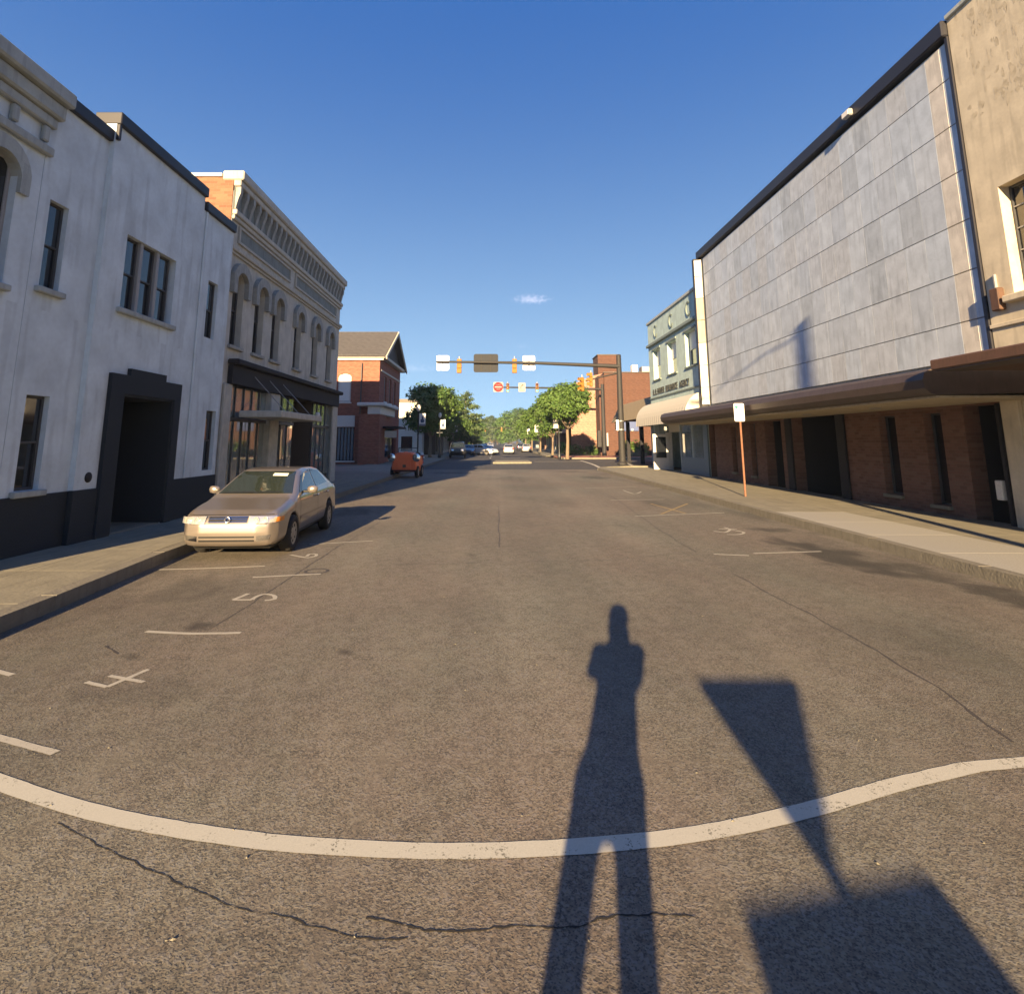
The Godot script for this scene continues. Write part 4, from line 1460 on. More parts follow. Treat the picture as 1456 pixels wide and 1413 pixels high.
func cream_house():
	# local u runs from the far end (z = -11.7) towards us
	var t := thing("cream_building", "cream stuccoed building with stained parapet and steel window beside the panel-clad front", "building", Vector3(10.0, 0, -11.7), -PI / 2)
	var ln := 16.0
	var holes := [[0.62, 1.95, 4.55, 6.75], [4.6, 5.95, 4.55, 6.75], [1.2, 6.5, 0.5, 2.6]]
	part(t, "wall", wall_mesh(0, ln, 0, 10.95, 0.35, holes), mats["stucco_cream"])
	bx(t, "back_wall", mats["stucco_cream"], 0, ln, 0, 10.8, -9.0, -8.75)
	bx(t, "side_wall", mats["stucco_cream"], ln - 0.25, ln, 0, 10.9, -8.748, -0.352)
	bx(t, "roof", mats["roof_felt"], 0.0, ln - 0.252, 10.0, 10.2, -8.748, -0.352)
	bx(t, "coping", mats["stone_grey"], 0.0, ln, 10.95, 11.07, -0.4, 0.06, 0.02)
	# dark runs of dirt below the coping: thin irregular films of soot on the stucco
	for k in 3:
		var f := part(t, "steel_window", frame_mesh(1.33, 2.2, 0.05, 0.05), mats["frame_dark"], Vector3(1.285 + (k * 3.99), 4.55, -0.26)) if k < 2 else null
		if f:
			part(f, "pane", box_mesh(Vector3(1.25, 2.12, 0.008)), mats["glass_dark"], Vector3(0, 1.1, 0.012))
			for j in 4:
				part(f, "glazing_bar", box_mesh(Vector3(1.24, 0.025, 0.03)), mats["frame_grey"], Vector3(0, 0.44 * (j + 1), 0.032))
			part(f, "glazing_bar", box_mesh(Vector3(0.025, 2.1, 0.028)), mats["frame_grey"], Vector3(0.0, 1.1, 0.033))
			part(f, "sill", box_mesh(Vector3(1.6, 0.14, 0.42), 0.02), mats["stucco_cream"], Vector3(0, -0.072, 0.2))
	bx(t, "string_course", mats["stucco_cream"], 0.0, ln, 3.98, 4.06, 0.002, 0.05, 0.01)
	bx(t, "meter_box", mats["canopy_rust"], 0.2, 0.42, 4.3, 4.75, 0.002, 0.14, 0.02)
	bx(t, "conduit", mats["frame_grey"], 0.24, 0.29, 4.752, 5.05, 0.002, 0.05, 0.01)
	bx(t, "pier", mats["stucco_cream"], 0.02, 0.42, 0, 2.94, 0.002, 0.1, 0.015)
	bx(t, "shop_window", mats["glass_dark"], 1.2, 6.5, 0.5, 2.6, -0.3, -0.28)
	# its flat canopy, a hand's breadth higher than the neighbour's
	var c := bx(t, "canopy", mats["canopy_rust"], 1.55, ln, 2.96, 3.14, 0.102, 2.5, 0.02)
	part(c, "soffit", box_mesh(Vector3(ln - 1.7, 0.02, 0.5)), mats["canopy_brown"], Vector3(0, -0.102, 0.92))
	# old soot stains under the parapet, each a ragged patch
	var st := st_new()
	var r := RandomNumberGenerator.new()
	r.seed = 31
	for s in 230:
		var cx := 0.25 + absf(r.randfn(1.5, 0.9))
		var cy := r.randf_range(8.3, 10.85)
		var wd := r.randf_range(0.015, 0.09)
		var hg := r.randf_range(0.03, 0.2)
		var pts := []
		for k in 9:
			var a := TAU * k / 9
			var q := r.randf_range(0.45, 1.0)
			pts.append(Vector3(cx + cos(a) * wd * q, cy + sin(a) * hg * q, 0.0006 + s * 0.000003))
		for k in range(1, 8):
			tri(st, pts[0], pts[k], pts[k + 1])
	part(t, "soot_stain", done(st), mats["stucco_stain"])

func clad_house():
	# u runs from the far end (z = -28.15) towards us; the upper floor is hung with flat panels
	var t := thing("panel_clad_building", "building with upper front of grey panels over a long flat brown canopy and brick", "building", Vector3(10.0, 0, -28.15), -PI / 2)
	var ln := 28.15 - 11.72
	# ground floor brick with slots and a deep entrance
	var g := func(d: float) -> float: return 28.15 - d
	var holes := []
	for s in [[25.0, 25.5, 0.5, 2.35], [23.1, 23.6, 0.45, 2.45], [14.95, 15.6, 0.45, 2.4], [13.4, 13.95, 0.35, 2.4]]:
		holes.append([g.call(s[1]), g.call(s[0]), s[2], s[3]])
	holes.append([g.call(20.2), g.call(17.5), 0.0, 2.55])
	holes.append([g.call(22.3), g.call(21.0), 0.0, 2.5])
	holes.append([g.call(28.14), g.call(27.4), 0.0, 2.55])
	holes.append([g.call(12.75), g.call(11.9), 0.0, 2.5])
	part(t, "wall", wall_mesh(0, ln, 0, 3.3, 0.35, holes), mats["brick_dark"])
	bx(t, "upper_wall", mats["stone_grey"], 0.0, ln, 3.302, 10.55, -0.35, -0.05)
	bx(t, "back_wall", mats["brick_dark"], 0, ln, 0, 10.4, -12.0, -11.75)
	bx(t, "side_wall", mats["brick_dark"], 0, 0.3, 0, 10.5, -11.748, -0.352)
	bx(t, "side_wall", mats["brick_dark"], ln - 0.3, ln, 0, 10.5, -11.748, -0.352)
	bx(t, "roof", mats["roof_felt"], 0.302, ln - 0.302, 9.9, 10.1, -11.748, -0.352)
	for h in holes.slice(0, 4):
		var w: float = h[1] - h[0]
		var f := part(t, "window", frame_mesh(w, h[3] - h[2], 0.04, 0.08), mats["frame_dark"], Vector3((h[0] + h[1]) / 2, h[2], -0.26))
		part(f, "pane", box_mesh(Vector3(w - 0.07, h[3] - h[2] - 0.07, 0.01)), mats["glass_dark"], Vector3(0, (h[3] - h[2]) / 2, 0.03))
		part(f, "sill", box_mesh(Vector3(w + 0.06, 0.08, 0.34), 0.01), mats["concrete2"], Vector3(0, -0.042, 0.17))
	for h in holes.slice(4):
		bx(t, "recess_back", mats["inside_dark"], h[0] - 0.2, h[1] + 0.2, 0, 2.7, -1.9, -1.8)
		bx(t, "recess_side", mats["dark_metal"], h[0] - 0.12, h[0] - 0.002, 0, 2.7, -1.8, -0.352)
		bx(t, "recess_side", mats["dark_metal"], h[1] + 0.002, h[1] + 0.12, 0, 2.7, -1.8, -0.352)
		bx(t, "recess_ceiling", mats["inside_dark"], h[0] - 0.12, h[1] + 0.12, 2.702, 2.8, -1.8, -0.352)
	var e0: float = holes[4][0]
	for k in 3:
		var a := e0 + 0.05 + k * 0.88
		var door := bx(t, "door", mats["frame_dark"], a, a + 0.85, 0.15, 2.3, -1.5, -1.45, 0.01)
		part(door, "pane", box_mesh(Vector3(0.68, 1.9, 0.012)), mats["glass_dark"], Vector3(0, 0.05, 0.026))
		part(door, "handle", tube_mesh([Vector3(0, -0.18, 0), Vector3(0, 0.18, 0)], [0.014, 0.014], 8), mats["chrome"], Vector3(0.34, 0, 0.06))
	part(t, "notice", box_mesh(Vector3(0.55, 0.75, 0.012)), mats["goods_warm"], Vector3(e0 + 2.1, 0.95, -1.425))
	bx(t, "entrance_pier", mats["dark_metal"], g.call(17.5) + 0.002, g.call(17.1), 0, 2.6, 0.002, 0.08, 0.02)
	bx(t, "entrance_pier", mats["dark_metal"], g.call(20.6), g.call(20.2) - 0.002, 0, 2.6, 0.002, 0.08, 0.02)
	# panels: seven rows, small gaps, each its own tone; some a little proud
	var v := [3.46, 4.27, 5.32, 6.4, 7.5, 8.58, 9.66, 10.5]
	var cols := 21
	var u0 := 0.62
	var u1 := ln - 0.75
	var pw := (u1 - u0) / cols
	var r := RandomNumberGenerator.new()
	r.seed = 12
	for j in 7:
		for k in cols:
			var tone := r.randi_range(0, 4)
			if r.randf() < 0.08:
				tone = 5
			var gap := 0.002
			var pm := box_mesh(Vector3(pw - gap, v[j + 1] - v[j] - 0.02, 0.04), 0.002)
			var p := part(t, "panel", pm, mats["cladding%d" % tone], Vector3(u0 + pw * (k + 0.5), (v[j] + v[j + 1]) / 2, -0.018 + r.randf_range(-0.0003, 0.0003)))
			p.rotation = Vector3(r.randf_range(-0.001, 0.001), 0.0, 0)
	# the far end turns towards the street: a return of panels that catches the sun
	for j in 7:
		var pm := box_mesh(Vector3(0.04, v[j + 1] - v[j] - 0.02, 0.34), 0.006)
		part(t, "return_panel", pm, mats["cladding_tan" if j == 3 or j == 4 else "cladding_bright"], Vector3(0.34, (v[j] + v[j + 1]) / 2, 0.17), Vector3(0, -0.5, 0))
	bx(t, "end_trim", mats["coping_black"], 0.0, 0.22, 3.3, 10.6, -0.04, 0.34, 0.02)
	# the near end: pale strips that bend out to a dark edge trim
	for j in 7:
		part(t, "edge_panel", box_mesh(Vector3(0.44, v[j + 1] - v[j] - 0.02, 0.04), 0.006), mats["cladding_bright"], Vector3(ln - 0.53, (v[j] + v[j + 1]) / 2, -0.0185))
	for j in 7:
		part(t, "edge_panel", box_mesh(Vector3(0.2, v[j + 1] - v[j] - 0.02, 0.04), 0.006), mats["cladding3"], Vector3(ln - 0.21, (v[j] + v[j + 1]) / 2, -0.022))
	bx(t, "end_trim", mats["coping_black"], ln - 0.1, ln - 0.002, 3.3, 10.6, -0.04, 0.03, 0.01)
	bx(t, "coping", mats["coping_black"], -0.02, ln, 10.602, 11.0, -0.4, 0.12, 0.03)
	var fl := bx(t, "flood_lamp", mats["frame_grey"], 12.8, 13.15, 10.66, 10.86, 0.122, 0.26, 0.03)
	part(fl, "lens", box_mesh(Vector3(0.28, 0.14, 0.01)), mats["lamp_globe"], Vector3(0, 0, 0.073))
	# canopy: rounded brown fascia and tan soffit
	var c1 := ln + 1.12
	var prof := PackedVector2Array([Vector2(0.05, 2.62), Vector2(2.1, 2.58), Vector2(2.2, 2.6), Vector2(2.3, 2.7), Vector2(2.33, 2.85), Vector2(2.28, 2.98), Vector2(2.15, 3.05), Vector2(0.05, 3.12)])
	part(t, "canopy", prism_mesh(prof, c1 - 0.25), mats["canopy_brown"], Vector3(c1, 0, 0), Vector3(0, -PI / 2, 0))
	bx(t, "soffit", mats["soffit_tan"], 0.3, c1 - 0.05, 2.53, 2.575, 0.06, 2.08, 0.005)
	for k in 5:
		part(t, "soffit_lamp", lathe_mesh([Vector2(0.0, -0.02), Vector2(0.11, -0.02), Vector2(0.13, 0.0)], 14), mats["frame_grey"], Vector3(1.8 + k * 3.1, 2.528, 1.1))
	bx(t, "electric_box", mats["trim_white"], ln - 0.32, ln - 0.16, 0.62, 1.0, 0.002, 0.12, 0.015)
	bx(t, "drain_pipe", mats["dark_metal"], ln - 0.12, ln - 0.03, 0.0, 2.5, 0.002, 0.09, 0.02)

func green_house():
	# u runs from the far end (z = -38.4) towards us
	var t := thing("green_building", "pale green two-storey shop with rounded cream awning and dark lettering", "building", Vector3(10.0, 0, -38.4), -PI / 2)
	var ln := 38.4 - 28.2
	var wins := [[1.05, 2.65, 5.58, 7.45], [4.25, 5.9, 5.58, 7.42], [7.5, 9.2, 5.6, 7.45]]
	var holes := wins.duplicate()
	holes.append([0.45, 9.6, 0.0, 2.9])
	part(t, "wall", wall_mesh(0, ln, 0, 9.3, 0.4, holes), mats["green_paint"])
	shell(t, ln, 11.0, 9.25, mats["green_paint"])
	bx(t, "coping", mats["stone_grey"], -0.06, ln, 9.3, 9.46, -0.45, 0.08, 0.02)
	bx(t, "ledge", mats["green_trim"], -0.04, ln, 7.78, 7.95, 0.002, 0.16, 0.02)
	bx(t, "ledge", mats["green_trim"], -0.02, ln, 4.42, 4.5, 0.002, 0.07, 0.01)
	for w in wins:
		var f := sash_window(t, w[0], w[1], w[2], w[3], 0.3, "trim_white", "glass_dark", "green_trim", 0.0)
		part(f, "blind", box_mesh(Vector3(w[1] - w[0] - 0.16, 0.9, 0.01)), mats["shade_white"], Vector3(0, 1.36, 0.052))
		bx(t, "window_head", mats["green_trim"], w[0] - 0.1, w[1] + 0.1, w[3], w[3] + 0.12, 0.002, 0.06, 0.01)
	# three round vents with raised rims, half broken
	for c in [1.9, 5.24, 8.35]:
		var st := st_new()
		var seg := 22
		for k in range(3, seg - 2):
			var a0 := TAU * k / seg
			var a1 := TAU * (k + 1) / seg
			var q := []
			for rr in [[0.30, 0.0], [0.38, 0.0], [0.38, 0.05], [0.30, 0.05]]:
				q.append([Vector3(cos(a0) * rr[0], sin(a0) * rr[0] * 1.05, rr[1]), Vector3(cos(a1) * rr[0], sin(a1) * rr[0] * 1.05, rr[1])])
			quad(st, q[3][0], q[2][0], q[2][1], q[3][1])
			quad(st, q[2][0], q[1][0], q[1][1], q[2][1])
			quad(st, q[0][0], q[3][0], q[3][1], q[0][1])
		part(t, "round_vent", done(st), mats["green_trim"], Vector3(c, 8.58, 0.002))
	# lettering over the awning
	var x := 0.75
	for word in ["B. B. PARKER", "INSURANCE", "AGENCY"]:
		var tm := text_mesh(word, 0.36, 0.04)
		var tw := tm.get_aabb().size.x * 0.88
		part(t, "lettering", tm, mats["letter_dark"], Vector3(x + tw / 2, 4.82, 0.022)).scale.x = 0.88
		x += tw + 0.34
	# awning: quarter-round ribs of cloth
	var prof := []
	for k in 9:
		var a := PI / 2 * k / 8
		prof.append(Vector2(1.02 * sin(a), 2.95 + 1.18 * cos(a)))
	prof.append(Vector2(1.03, 2.7))
	var seg := 22
	var aw := part(t, "awning", null, mats["awning_cloth"], Vector3(0, 0, 0.004))
	var st2 := st_new()
	st2.set_smooth_group(-1)
	for k in seg:
		var ua := 0.05 + (ln - 0.25) * k / seg
		var ub := 0.05 + (ln - 0.25) * (k + 1) / seg
		var um := (ua + ub) / 2
		for j in prof.size() - 1:
			var p: Vector2 = prof[j]
			var q: Vector2 = prof[j + 1]
			var sag := 0.028
			quad(st2, Vector3(ua, q.y, q.x), Vector3(um, q.y, q.x - sag), Vector3(um, p.y, p.x - sag), Vector3(ua, p.y, p.x))
			quad(st2, Vector3(um, q.y, q.x - sag), Vector3(ub, q.y, q.x), Vector3(ub, p.y, p.x), Vector3(um, p.y, p.x - sag))
	aw.mesh = done(st2)
	for u in [0.05, ln - 0.2]:
		var side := st_new()
		for j in prof.size() - 1:
			tri(side, Vector3(u, 2.7, 0), Vector3(u, prof[j + 1].y, prof[j + 1].x), Vector3(u, prof[j].y, prof[j].x))
		part(aw, "awning_end", done(side), mats["awning_cloth"])
	# shop front: blue-grey piers and stall riser, panes, an open door
	bx(t, "pier", mats["bluegrey_paint"], 0.0, 0.44, 0, 2.9, 0.002, 0.08, 0.015)
	bx(t, "pier", mats["bluegrey_paint"], 9.62, ln - 0.01, 0, 2.9, 0.002, 0.08, 0.015)
	bx(t, "pier", mats["bluegrey_pale"], 0.46, 0.72, 0, 2.88, -0.3, 0.04, 0.015)
	bx(t, "stall_riser", mats["bluegrey_paint"], 5.6, 9.6, 0, 0.95, -0.15, -0.06, 0.01)
	bx(t, "stall_riser", mats["bluegrey_paint"], 0.74, 3.0, 0, 0.7, -0.3, -0.2, 0.01)
	bx(t, "pane", mats["glass_pane"], 5.75, 7.55, 0.95, 2.85, -0.12, -0.112)
	bx(t, "pane", mats["glass_pane"], 7.65, 9.55, 0.95, 2.85, -0.12, -0.112)
	bx(t, "pane", mats["glass_pane"], 0.76, 2.95, 0.7, 2.85, -0.26, -0.252)
	for u in [5.6, 7.6, 9.56]:
		bx(t, "mullion", mats["bluegrey_pale"], u - 0.05, u + 0.05, 0.952, 2.88, -0.15, -0.05, 0.008)
	bx(t, "lintel", mats["trim_cream"], 3.0, 5.55, 2.3, 2.88, -0.34, -0.2, 0.01)
	bx(t, "door_frame", mats["trim_white"], 3.02, 3.14, 0.0, 2.298, -0.34, 0.02, 0.01)
	bx(t, "door_frame", mats["bluegrey_pale"], 5.42, 5.54, 0.0, 2.298, -0.34, -0.1, 0.01)
	var door := bx(t, "door", mats["trim_white"], 3.16, 3.22, 0.16, 2.2, -0.1, 0.82, 0.01)
	part(door, "pane", box_mesh(Vector3(0.07, 1.2, 0.6)), mats["glass_dark"], Vector3(0, 0.25, 0))
	part(door, "handle", box_mesh(Vector3(0.16, 0.05, 0.05), 0.01), mats["chrome"], Vector3(0, -0.05, 0.36))
	bx(t, "shop_floor", mats["inside_floor"], 0.45, 9.6, 0.0, 0.15, -5.0, -0.41)
	bx(t, "shop_wall", mats["inside_dark"], 0.3, 9.8, 0, 3.0, -5.2, -5.0)
	bx(t, "shop_ceiling", mats["inside_dark"], 0.3, 9.8, 2.92, 3.1, -5.0, -0.41)
	bx(t, "counter", mats["goods_pale"], 3.4, 5.2, 0.15, 1.1, -3.2, -2.6, 0.02)
	part(t, "wall_lamp", lathe_mesh([Vector2(0, -0.08), Vector2(0.07, -0.05), Vector2(0.08, 0.05), Vector2(0, 0.09)], 12), mats["lamp_globe"], Vector3(-0.08, 2.5, 1.25))
	bx(t, "fire_bell", mats["hydrant_red"], ln - 0.24, ln - 0.04, 4.75, 4.95, 0.002, 0.1, 0.03)

# ---------------------------------------------------------------- beyond the junction
func build_far_street():
	# tan mansard-roofed annexe set back behind the green shop
	var t := thing("mansard_annexe", "annexe with sloping tan mansard roof over a dark drive-through, next to the green shop", "building", Vector3(11.5, 0, -40.6), -PI / 2)
	var prof := PackedVector2Array([Vector2(0.0, 3.5), Vector2(1.0, 3.45), Vector2(0.2, 5.0), Vector2(-0.6, 5.05), Vector2(-0.6, 3.55)])
	part(t, "mansard_roof", prism_mesh(prof, 15.0), mats["roof_tan"], Vector3(1.0, 0, 0), Vector3(0, -PI / 2, 0))
	bx(t, "wall", mats["brick_brown"], -2.0, 0.95, 0, 3.5, -6.0, -0.6)
	bx(t, "back_wall", mats["brick_brown"], -14.0, -2.0, 0, 3.5, -6.0, -5.6)
	bx(t, "roof", mats["roof_felt"], -14.0, 1.0, 3.56, 3.8, -6.0, -0.602)
	for k in 3:
		bx(t, "column", mats["dark_metal"], -3.0 - k * 5.0, -2.7 - k * 5.0, 0, 3.5, -0.4, -0.1, 0.02)
	# brown brick block with a taller tower, facing us across the junction
	var b := thing("brick_block", "large brown brick block with taller stair tower beyond the junction", "building", Vector3(12.9, 0, -70.6), 0.0)
	bx(b, "wall", mats["brick_brown"], 0.0, 22.0, 0, 9.9, -14.0, 0.0)
	bx(b, "corner_pier", mats["brick_brown"], -0.6, -0.002, 0, 9.6, -3.0, -0.3)
	bx(b, "tower", mats["brick_brown"], 0.7, 3.6, 9.902, 13.2, -12.0, -8.0)
	bx(b, "coping", mats["frame_brown"], -0.1, 22.1, 9.902, 10.02, -0.4, 0.1, 0.02)
	bx(b, "coping", mats["frame_brown"], 0.6, 3.7, 13.202, 13.32, -12.1, -7.9, 0.02)
	bx(b, "roof_unit", mats["plate_white"], 4.0, 4.7, 10.03, 11.2, -3.5, -2.5, 0.03)
	bx(b, "roof_unit", mats["pole_galvanised"], 5.2, 7.0, 10.03, 11.0, -4.0, -2.5, 0.03)
	bx(b, "wall_sign", mats["plate_blue"], 1.9, 3.9, 3.0, 4.4, 0.002, 0.1, 0.02)
	# lighter brick house left of it, towards the street
	var c := thing("brick_house", "light orange brick house with plain flank beside the large brown brick block", "building", Vector3(9.2, 0, -76.0), 0.0)
	part(c, "wall", wall_mesh(0, 6.0, 0, 9.0, 0.3, []), mats["brick_warm"])
	part(c, "gable", prism_mesh(PackedVector2Array([Vector2(0.4, 0), Vector2(6.0, 0), Vector2(6.0, 1.7), Vector2(3.4, 1.2)]), 0.3), mats["brick_warm"], Vector3(0, 9.0, -0.3))
	part(c, "wall", wall_mesh(0.3, 16.0, 0, 8.6, 0.3, [[1.2, 2.4, 0.6, 2.8], [4.0, 5.2, 4.6, 6.6], [8.0, 9.2, 4.6, 6.6], [12.0, 13.2, 4.6, 6.6], [4.0, 14.0, 0.5, 2.9]]), mats["brick_warm"], Vector3(0, 0, -16.0), Vector3(0, -PI / 2, 0))
	bx(c, "back_wall", mats["brick_warm"], 0.3, 6.0, 0, 8.6, -16.3, -16.0)
	bx(c, "roof", mats["roof_felt"], 0.3, 6.0, 8.4, 8.58, -16.0, -0.302)
	# further shops on the sunny side
	var specs := [["white plastered shop with blue door past the orange brick house", 93.0, 103.0, 6.0, "trim_white", "plate_blue"], ["cream shop with a striped base past the white plastered shop", 103.2, 116.0, 5.4, "trim_cream", "brick_orange"], ["small orange brick shop past the cream shop on the sunny side", 116.2, 130.0, 5.0, "brick_warm", "trim_white"], ["pale grey shop at the end of the sunny row", 130.2, 160.0, 5.8, "stone_grey", "frame_brown"]]
	for s in specs:
		var ln: float = s[2] - s[1]
		var h := thing("shop_building", s[0], "building", Vector3(9.6, 0, -s[2]), -PI / 2)
		var hs := []
		var n := int(ln / 3.2)
		for k in n:
			hs.append([0.5 + k * ln / n, 0.5 + k * ln / n + ln / n - 1.0, 0.4, 2.7])
		part(h, "wall", wall_mesh(0, ln, 0, s[3], 0.3, hs), mats[s[4]])
		shell(h, ln, 9.0, s[3] - 0.05, mats[s[4]])
		for q in hs:
			bx(h, "window", mats["glass_dark"], q[0], q[1], q[2], q[3], -0.2, -0.17)
		bx(h, "parapet", mats[s[5]], 0.0, ln - 0.002, s[3], s[3] + 0.3, -0.4, 0.12, 0.03)
		bx(h, "awning", mats[s[5]], 0.3, ln - 0.3, 2.8, 2.95, 0.002, 1.2, 0.03)

# ---------------------------------------------------------------- trees and shrubs
func leaf_crown(lobes: Array, leaves: int, size: float, seed_: int, droop := 0.0) -> ArrayMesh:
	# lobes: [centre, radii]; leaves sit mostly on the outer half of every lobe in small clumps
	var r := RandomNumberGenerator.new()
	r.seed = seed_
	var verts := PackedVector3Array()
	var norms := PackedVector3Array()
	var cols := PackedColorArray()
	var total := 0.0
	for l in lobes:
		total += l[1].x * l[1].z
	for l in lobes:
		var n := int(leaves * l[1].x * l[1].z / total)
		var clumps := maxi(6, n / 22)
		for c in clumps:
			var d := Vector3(r.randfn(0, 1), r.randfn(0.15, 0.9), r.randfn(0, 1)).normalized()
			var q := pow(r.randf(), 0.45)
			var cc: Vector3 = l[0] + d * l[1] * q
			var cs := r.randf_range(0.6, 1.4)
			var tint := r.randf_range(0.72, 1.28)
			var hue := r.randf_range(-0.12, 0.16)
			for k in 22:
				var p := cc + Vector3(r.randfn(0, 1), r.randfn(0, 0.6), r.randfn(0, 1)) * size * 1.25 * cs
				var nd := (d + Vector3(r.randfn(0, 0.6), r.randfn(0.4 - droop, 0.6), r.randfn(0, 0.6))).normalized()
				var a := nd.cross(Vector3(r.randfn(0, 1), r.randfn(0, 1), r.randfn(0, 1))).normalized()
				var b := nd.cross(a)
				var s := size * r.randf_range(0.55, 1.15)
				var tip := p + a * s
				var tail := p - a * s
				var e1 := p + b * s * 0.55 + nd * s * 0.12
				var e2 := p - b * s * 0.55 + nd * s * 0.12
				var g := tint * r.randf_range(0.85, 1.15)
				var col := Color(g * (1.0 + hue), g, g * (1.0 - hue))
				for v in [tail, e1, tip, tail, tip, e2]:
					verts.append(v)
					norms.append(nd)
					cols.append(col)
	var arr := []
	arr.resize(Mesh.ARRAY_MAX)
	arr[Mesh.ARRAY_VERTEX] = verts
	arr[Mesh.ARRAY_NORMAL] = norms
	arr[Mesh.ARRAY_COLOR] = cols
	var m := ArrayMesh.new()
	m.add_surface_from_arrays(Mesh.PRIMITIVE_TRIANGLES, arr)
	return m

func limbs_mesh(high: float, fork: float, spread: float, thick: float, seed_: int) -> ArrayMesh:
	var r := RandomNumberGenerator.new()
	r.seed = seed_
	var st := st_new()
	st.set_smooth_group(0)
	st_tube(st, [Vector3(0, -0.05, 0), Vector3(0, 0.25, 0), Vector3(r.randf_range(-0.08, 0.08), fork * 0.6, r.randf_range(-0.08, 0.08)), Vector3(0.05, fork, 0)], [thick * 1.35, thick, thick * 0.85, thick * 0.75], 9)
	for k in 7:
		var a := TAU * k / 7 + r.randf_range(-0.3, 0.3)
		var out := spread * r.randf_range(0.45, 0.9)
		var top := lerpf(fork + 0.5, high * 0.92, r.randf())
		st_tube(st, [Vector3(0.05, fork - 0.1, 0), Vector3(cos(a) * out * 0.4, lerpf(fork, top, 0.45), sin(a) * out * 0.4), Vector3(cos(a) * out, top, sin(a) * out)], [thick * 0.5, thick * 0.32, 0.02], 6)
	return done(st, true)

func street_tree(label: String, at: Vector3, high: float, wide: float, base: float, leaf: String, leaves: int, size: float, seed_: int, group: String, called := "street_tree") -> Node3D:
	var t := thing(called, label, "tree", at, 0.0, group)
	var r := RandomNumberGenerator.new()
	r.seed = seed_
	part(t, "trunk", limbs_mesh(high, base * 0.95, wide * 0.4, clampf(high * 0.022, 0.09, 0.3), seed_), mats["bark"])
	var lobes := []
	var cy := (base + high) / 2
	for k in 24:
		var a := r.randf() * TAU
		var q := sqrt(r.randf())
		var y := r.randf_range(-1.0, 1.0)
		var fall := sqrt(maxf(0.12, 1.0 - y * y * 0.8))
		var c := Vector3(cos(a) * q * wide * 0.34 * fall, cy + y * (high - base) * 0.33, sin(a) * q * wide * 0.34 * fall)
		var s := wide * r.randf_range(0.15, 0.25)
		lobes.append([c, Vector3(s, s * 0.75, s)])
	part(t, "crown", leaf_crown(lobes, int(leaves * 2.6), size * 1.05, seed_ + 100), mats[leaf])
	return t

func conifer(label: String, at: Vector3, high: float, wide: float, leaf: String, seed_: int, group: String) -> Node3D:
	var t := thing("cedar_tree", label, "tree", at, 0.0, group)
	var r := RandomNumberGenerator.new()
	r.seed = seed_
	part(t, "trunk", tube_mesh([Vector3(0, -0.05, 0), Vector3(0.1, high * 0.5, 0), Vector3(0, high * 0.98, 0)], [0.28, 0.18, 0.03], 8), mats["bark"])
	var lobes := []
	for k in 30:
		var f := k / 29.0
		var y := lerpf(high * 0.14, high * 0.98, f)
		var rad := wide * 0.5 * (1.0 - 0.6 * f) * r.randf_range(0.6, 1.15)
		var a := k * 2.4 + r.randf_range(-0.4, 0.4)
		lobes.append([Vector3(cos(a) * rad * 0.6, y, sin(a) * rad * 0.6), Vector3(rad * 0.55, 0.28, rad * 0.55)])
	part(t, "crown", leaf_crown(lobes, 11000, 0.22, seed_ + 50, 0.5), mats[leaf])
	return t

